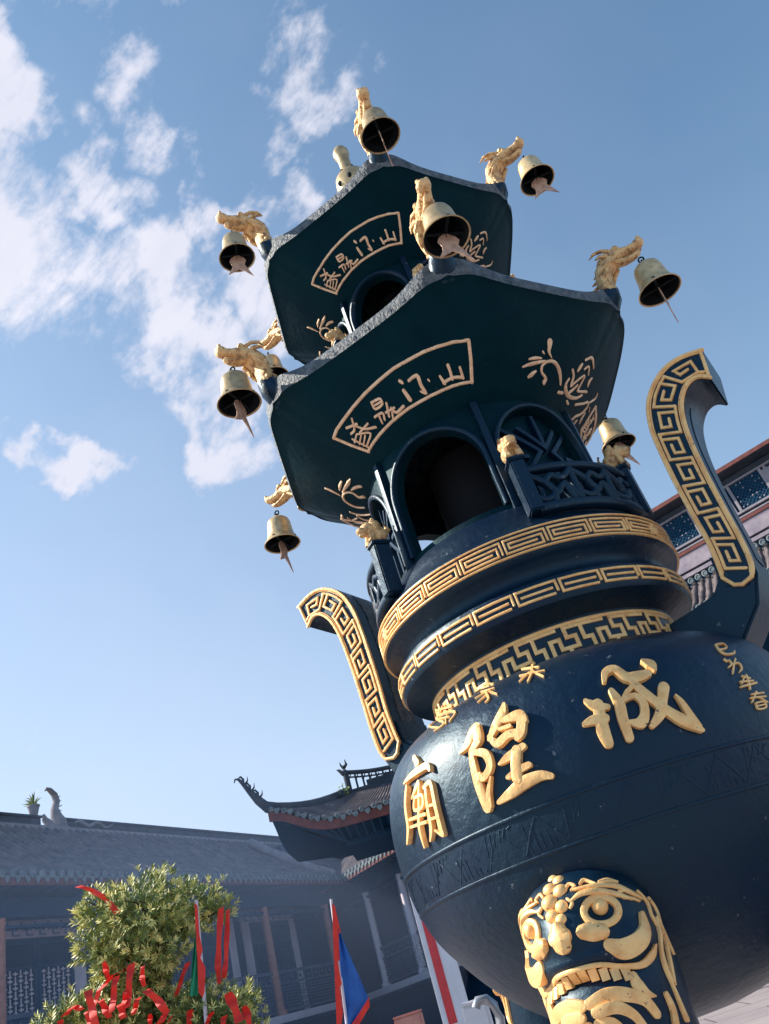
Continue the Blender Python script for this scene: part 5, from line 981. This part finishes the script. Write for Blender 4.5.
# ---------------------------------------------------------------- flags
def flag(name,label,pole,field,edges,mf,pole_r=.012):
    o0=Vector(pole[0]);t=thing(name,label,'flag',tuple(o0))
    b=B();b.tube([Vector(p)-o0 for p in pole],pole_r,8);obj('pole',b,M['pale'],t,50)
    def plate(nm,P,m,th=.004,off=0):
        P=[Vector(p)-o0+Vector((0,off,0)) for p in P];n=(P[1]-P[0]).cross(P[2]-P[0]).normalized()*th;k=len(P)
        b=B();b.add([p-n for p in P]+[p+n for p in P],[tuple(range(k)),tuple(reversed(range(k,2*k)))]+[(i,(i+1)%k,(i+1)%k+k,i+k) for i in range(k)])
        return obj(nm,b,m,t,0)
    f_=cloth_tri(field,o0);obj('field',f_,mf,t,60)
    for e in edges: plate('jagged_edge',e,M['red_cloth'],.005,-.008)
    return t
def cloth_tri(F,o0):
    # F = top-left, bottom-left, bottom-right, right tip : a rippled cloth with thickness
    A,Bq,Cq,Dq=[Vector(p)-o0 for p in F];b=B();rows=[];n=14
    nn=Vector((.15,-1,0)).normalized()
    for sgn in (1,-1):
        R=[]
        for i in range(n+1):
            v=i/n;l=A.lerp(Bq,v);r=A.lerp(Dq,v/.72) if v<.72 else Dq.lerp(Cq,(v-.72)/.28)
            R.append([l.lerp(r,j/8)+nn*(.018*math.sin(j*1.1+v*5)+sgn*.0015) for j in range(9)])
        b.grid(R)
    return b
flag('triangular_flag','blue triangular flag with red jagged edges on a thin pole beside the bowl',*BLUE,M['blue_cloth'])
flag('triangular_flag','green flag with red edge standing at the right side of the tree',*GREEN,M['green_cloth'])
# ---------------------------------------------------------------- small things beyond the bowl
t=thing('tube_handle','bent grey metal tube handle rising left of the far censer leg','handle',TUBE[0])
b=B();b.tube([Vector(p)-Vector(TUBE[0]) for p in TUBE],.022,10);obj('tube',b,M['steel'],t,50)
x,y,z=WBOX;t=thing('white_box','white box standing beside the bent metal tube','box',(x,y,0))
b=B();b.box(-.07,.07,-.1,.1,z-.35,z);b.box(-.075,.075,-.105,.105,z+.001,z+.02);obj('casing',b,M['white'],t,0,bevel=.01);b=B();b.box(-.05,.05,-.07,.07,0,z-.36);obj('stand',b,M['steel'],t,0,bevel=.005)
x,y,z=OBOX;t=thing('donation_box','orange pink box top showing at the bottom edge between flag and pillar','box',(x,y,0))
z-=.03;b=B();b.box(-.13,.13,-.10,.10,z-.5,z);b.box(-.14,.14,-.11,.11,z+.001,z+.02);obj('casing',b,M['terracotta'],t,0,bevel=.01);b=B();b.box(-.14,.14,-.1,.1,0,z-.51);obj('stand',b,M['wood'],t,0,bevel=.005)
# ---------------------------------------------------------------- incense smoke drifting in front of the long wing
b=B();b.ball((-6.2,16.5,2.2),(5.2,8.5,3.6),40,24)
sm=obj('incense_smoke',b,M['stone'],None,60);sm.data.materials.clear()
hm=bpy.data.materials.new('smoke_air');hm.use_nodes=True;t_=hm.node_tree;t_.nodes.clear()
o_=t_.nodes.new('ShaderNodeOutputMaterial');pv=t_.nodes.new('ShaderNodeVolumePrincipled');pv.inputs['Color'].default_value=(.40,.56,.92,1);pv.inputs['Density'].default_value=HAZE;pv.inputs['Anisotropy'].default_value=.3
t_.links.new(pv.outputs[0],o_.inputs['Volume']);sm.data.materials.append(hm);sm['kind']='stuff'
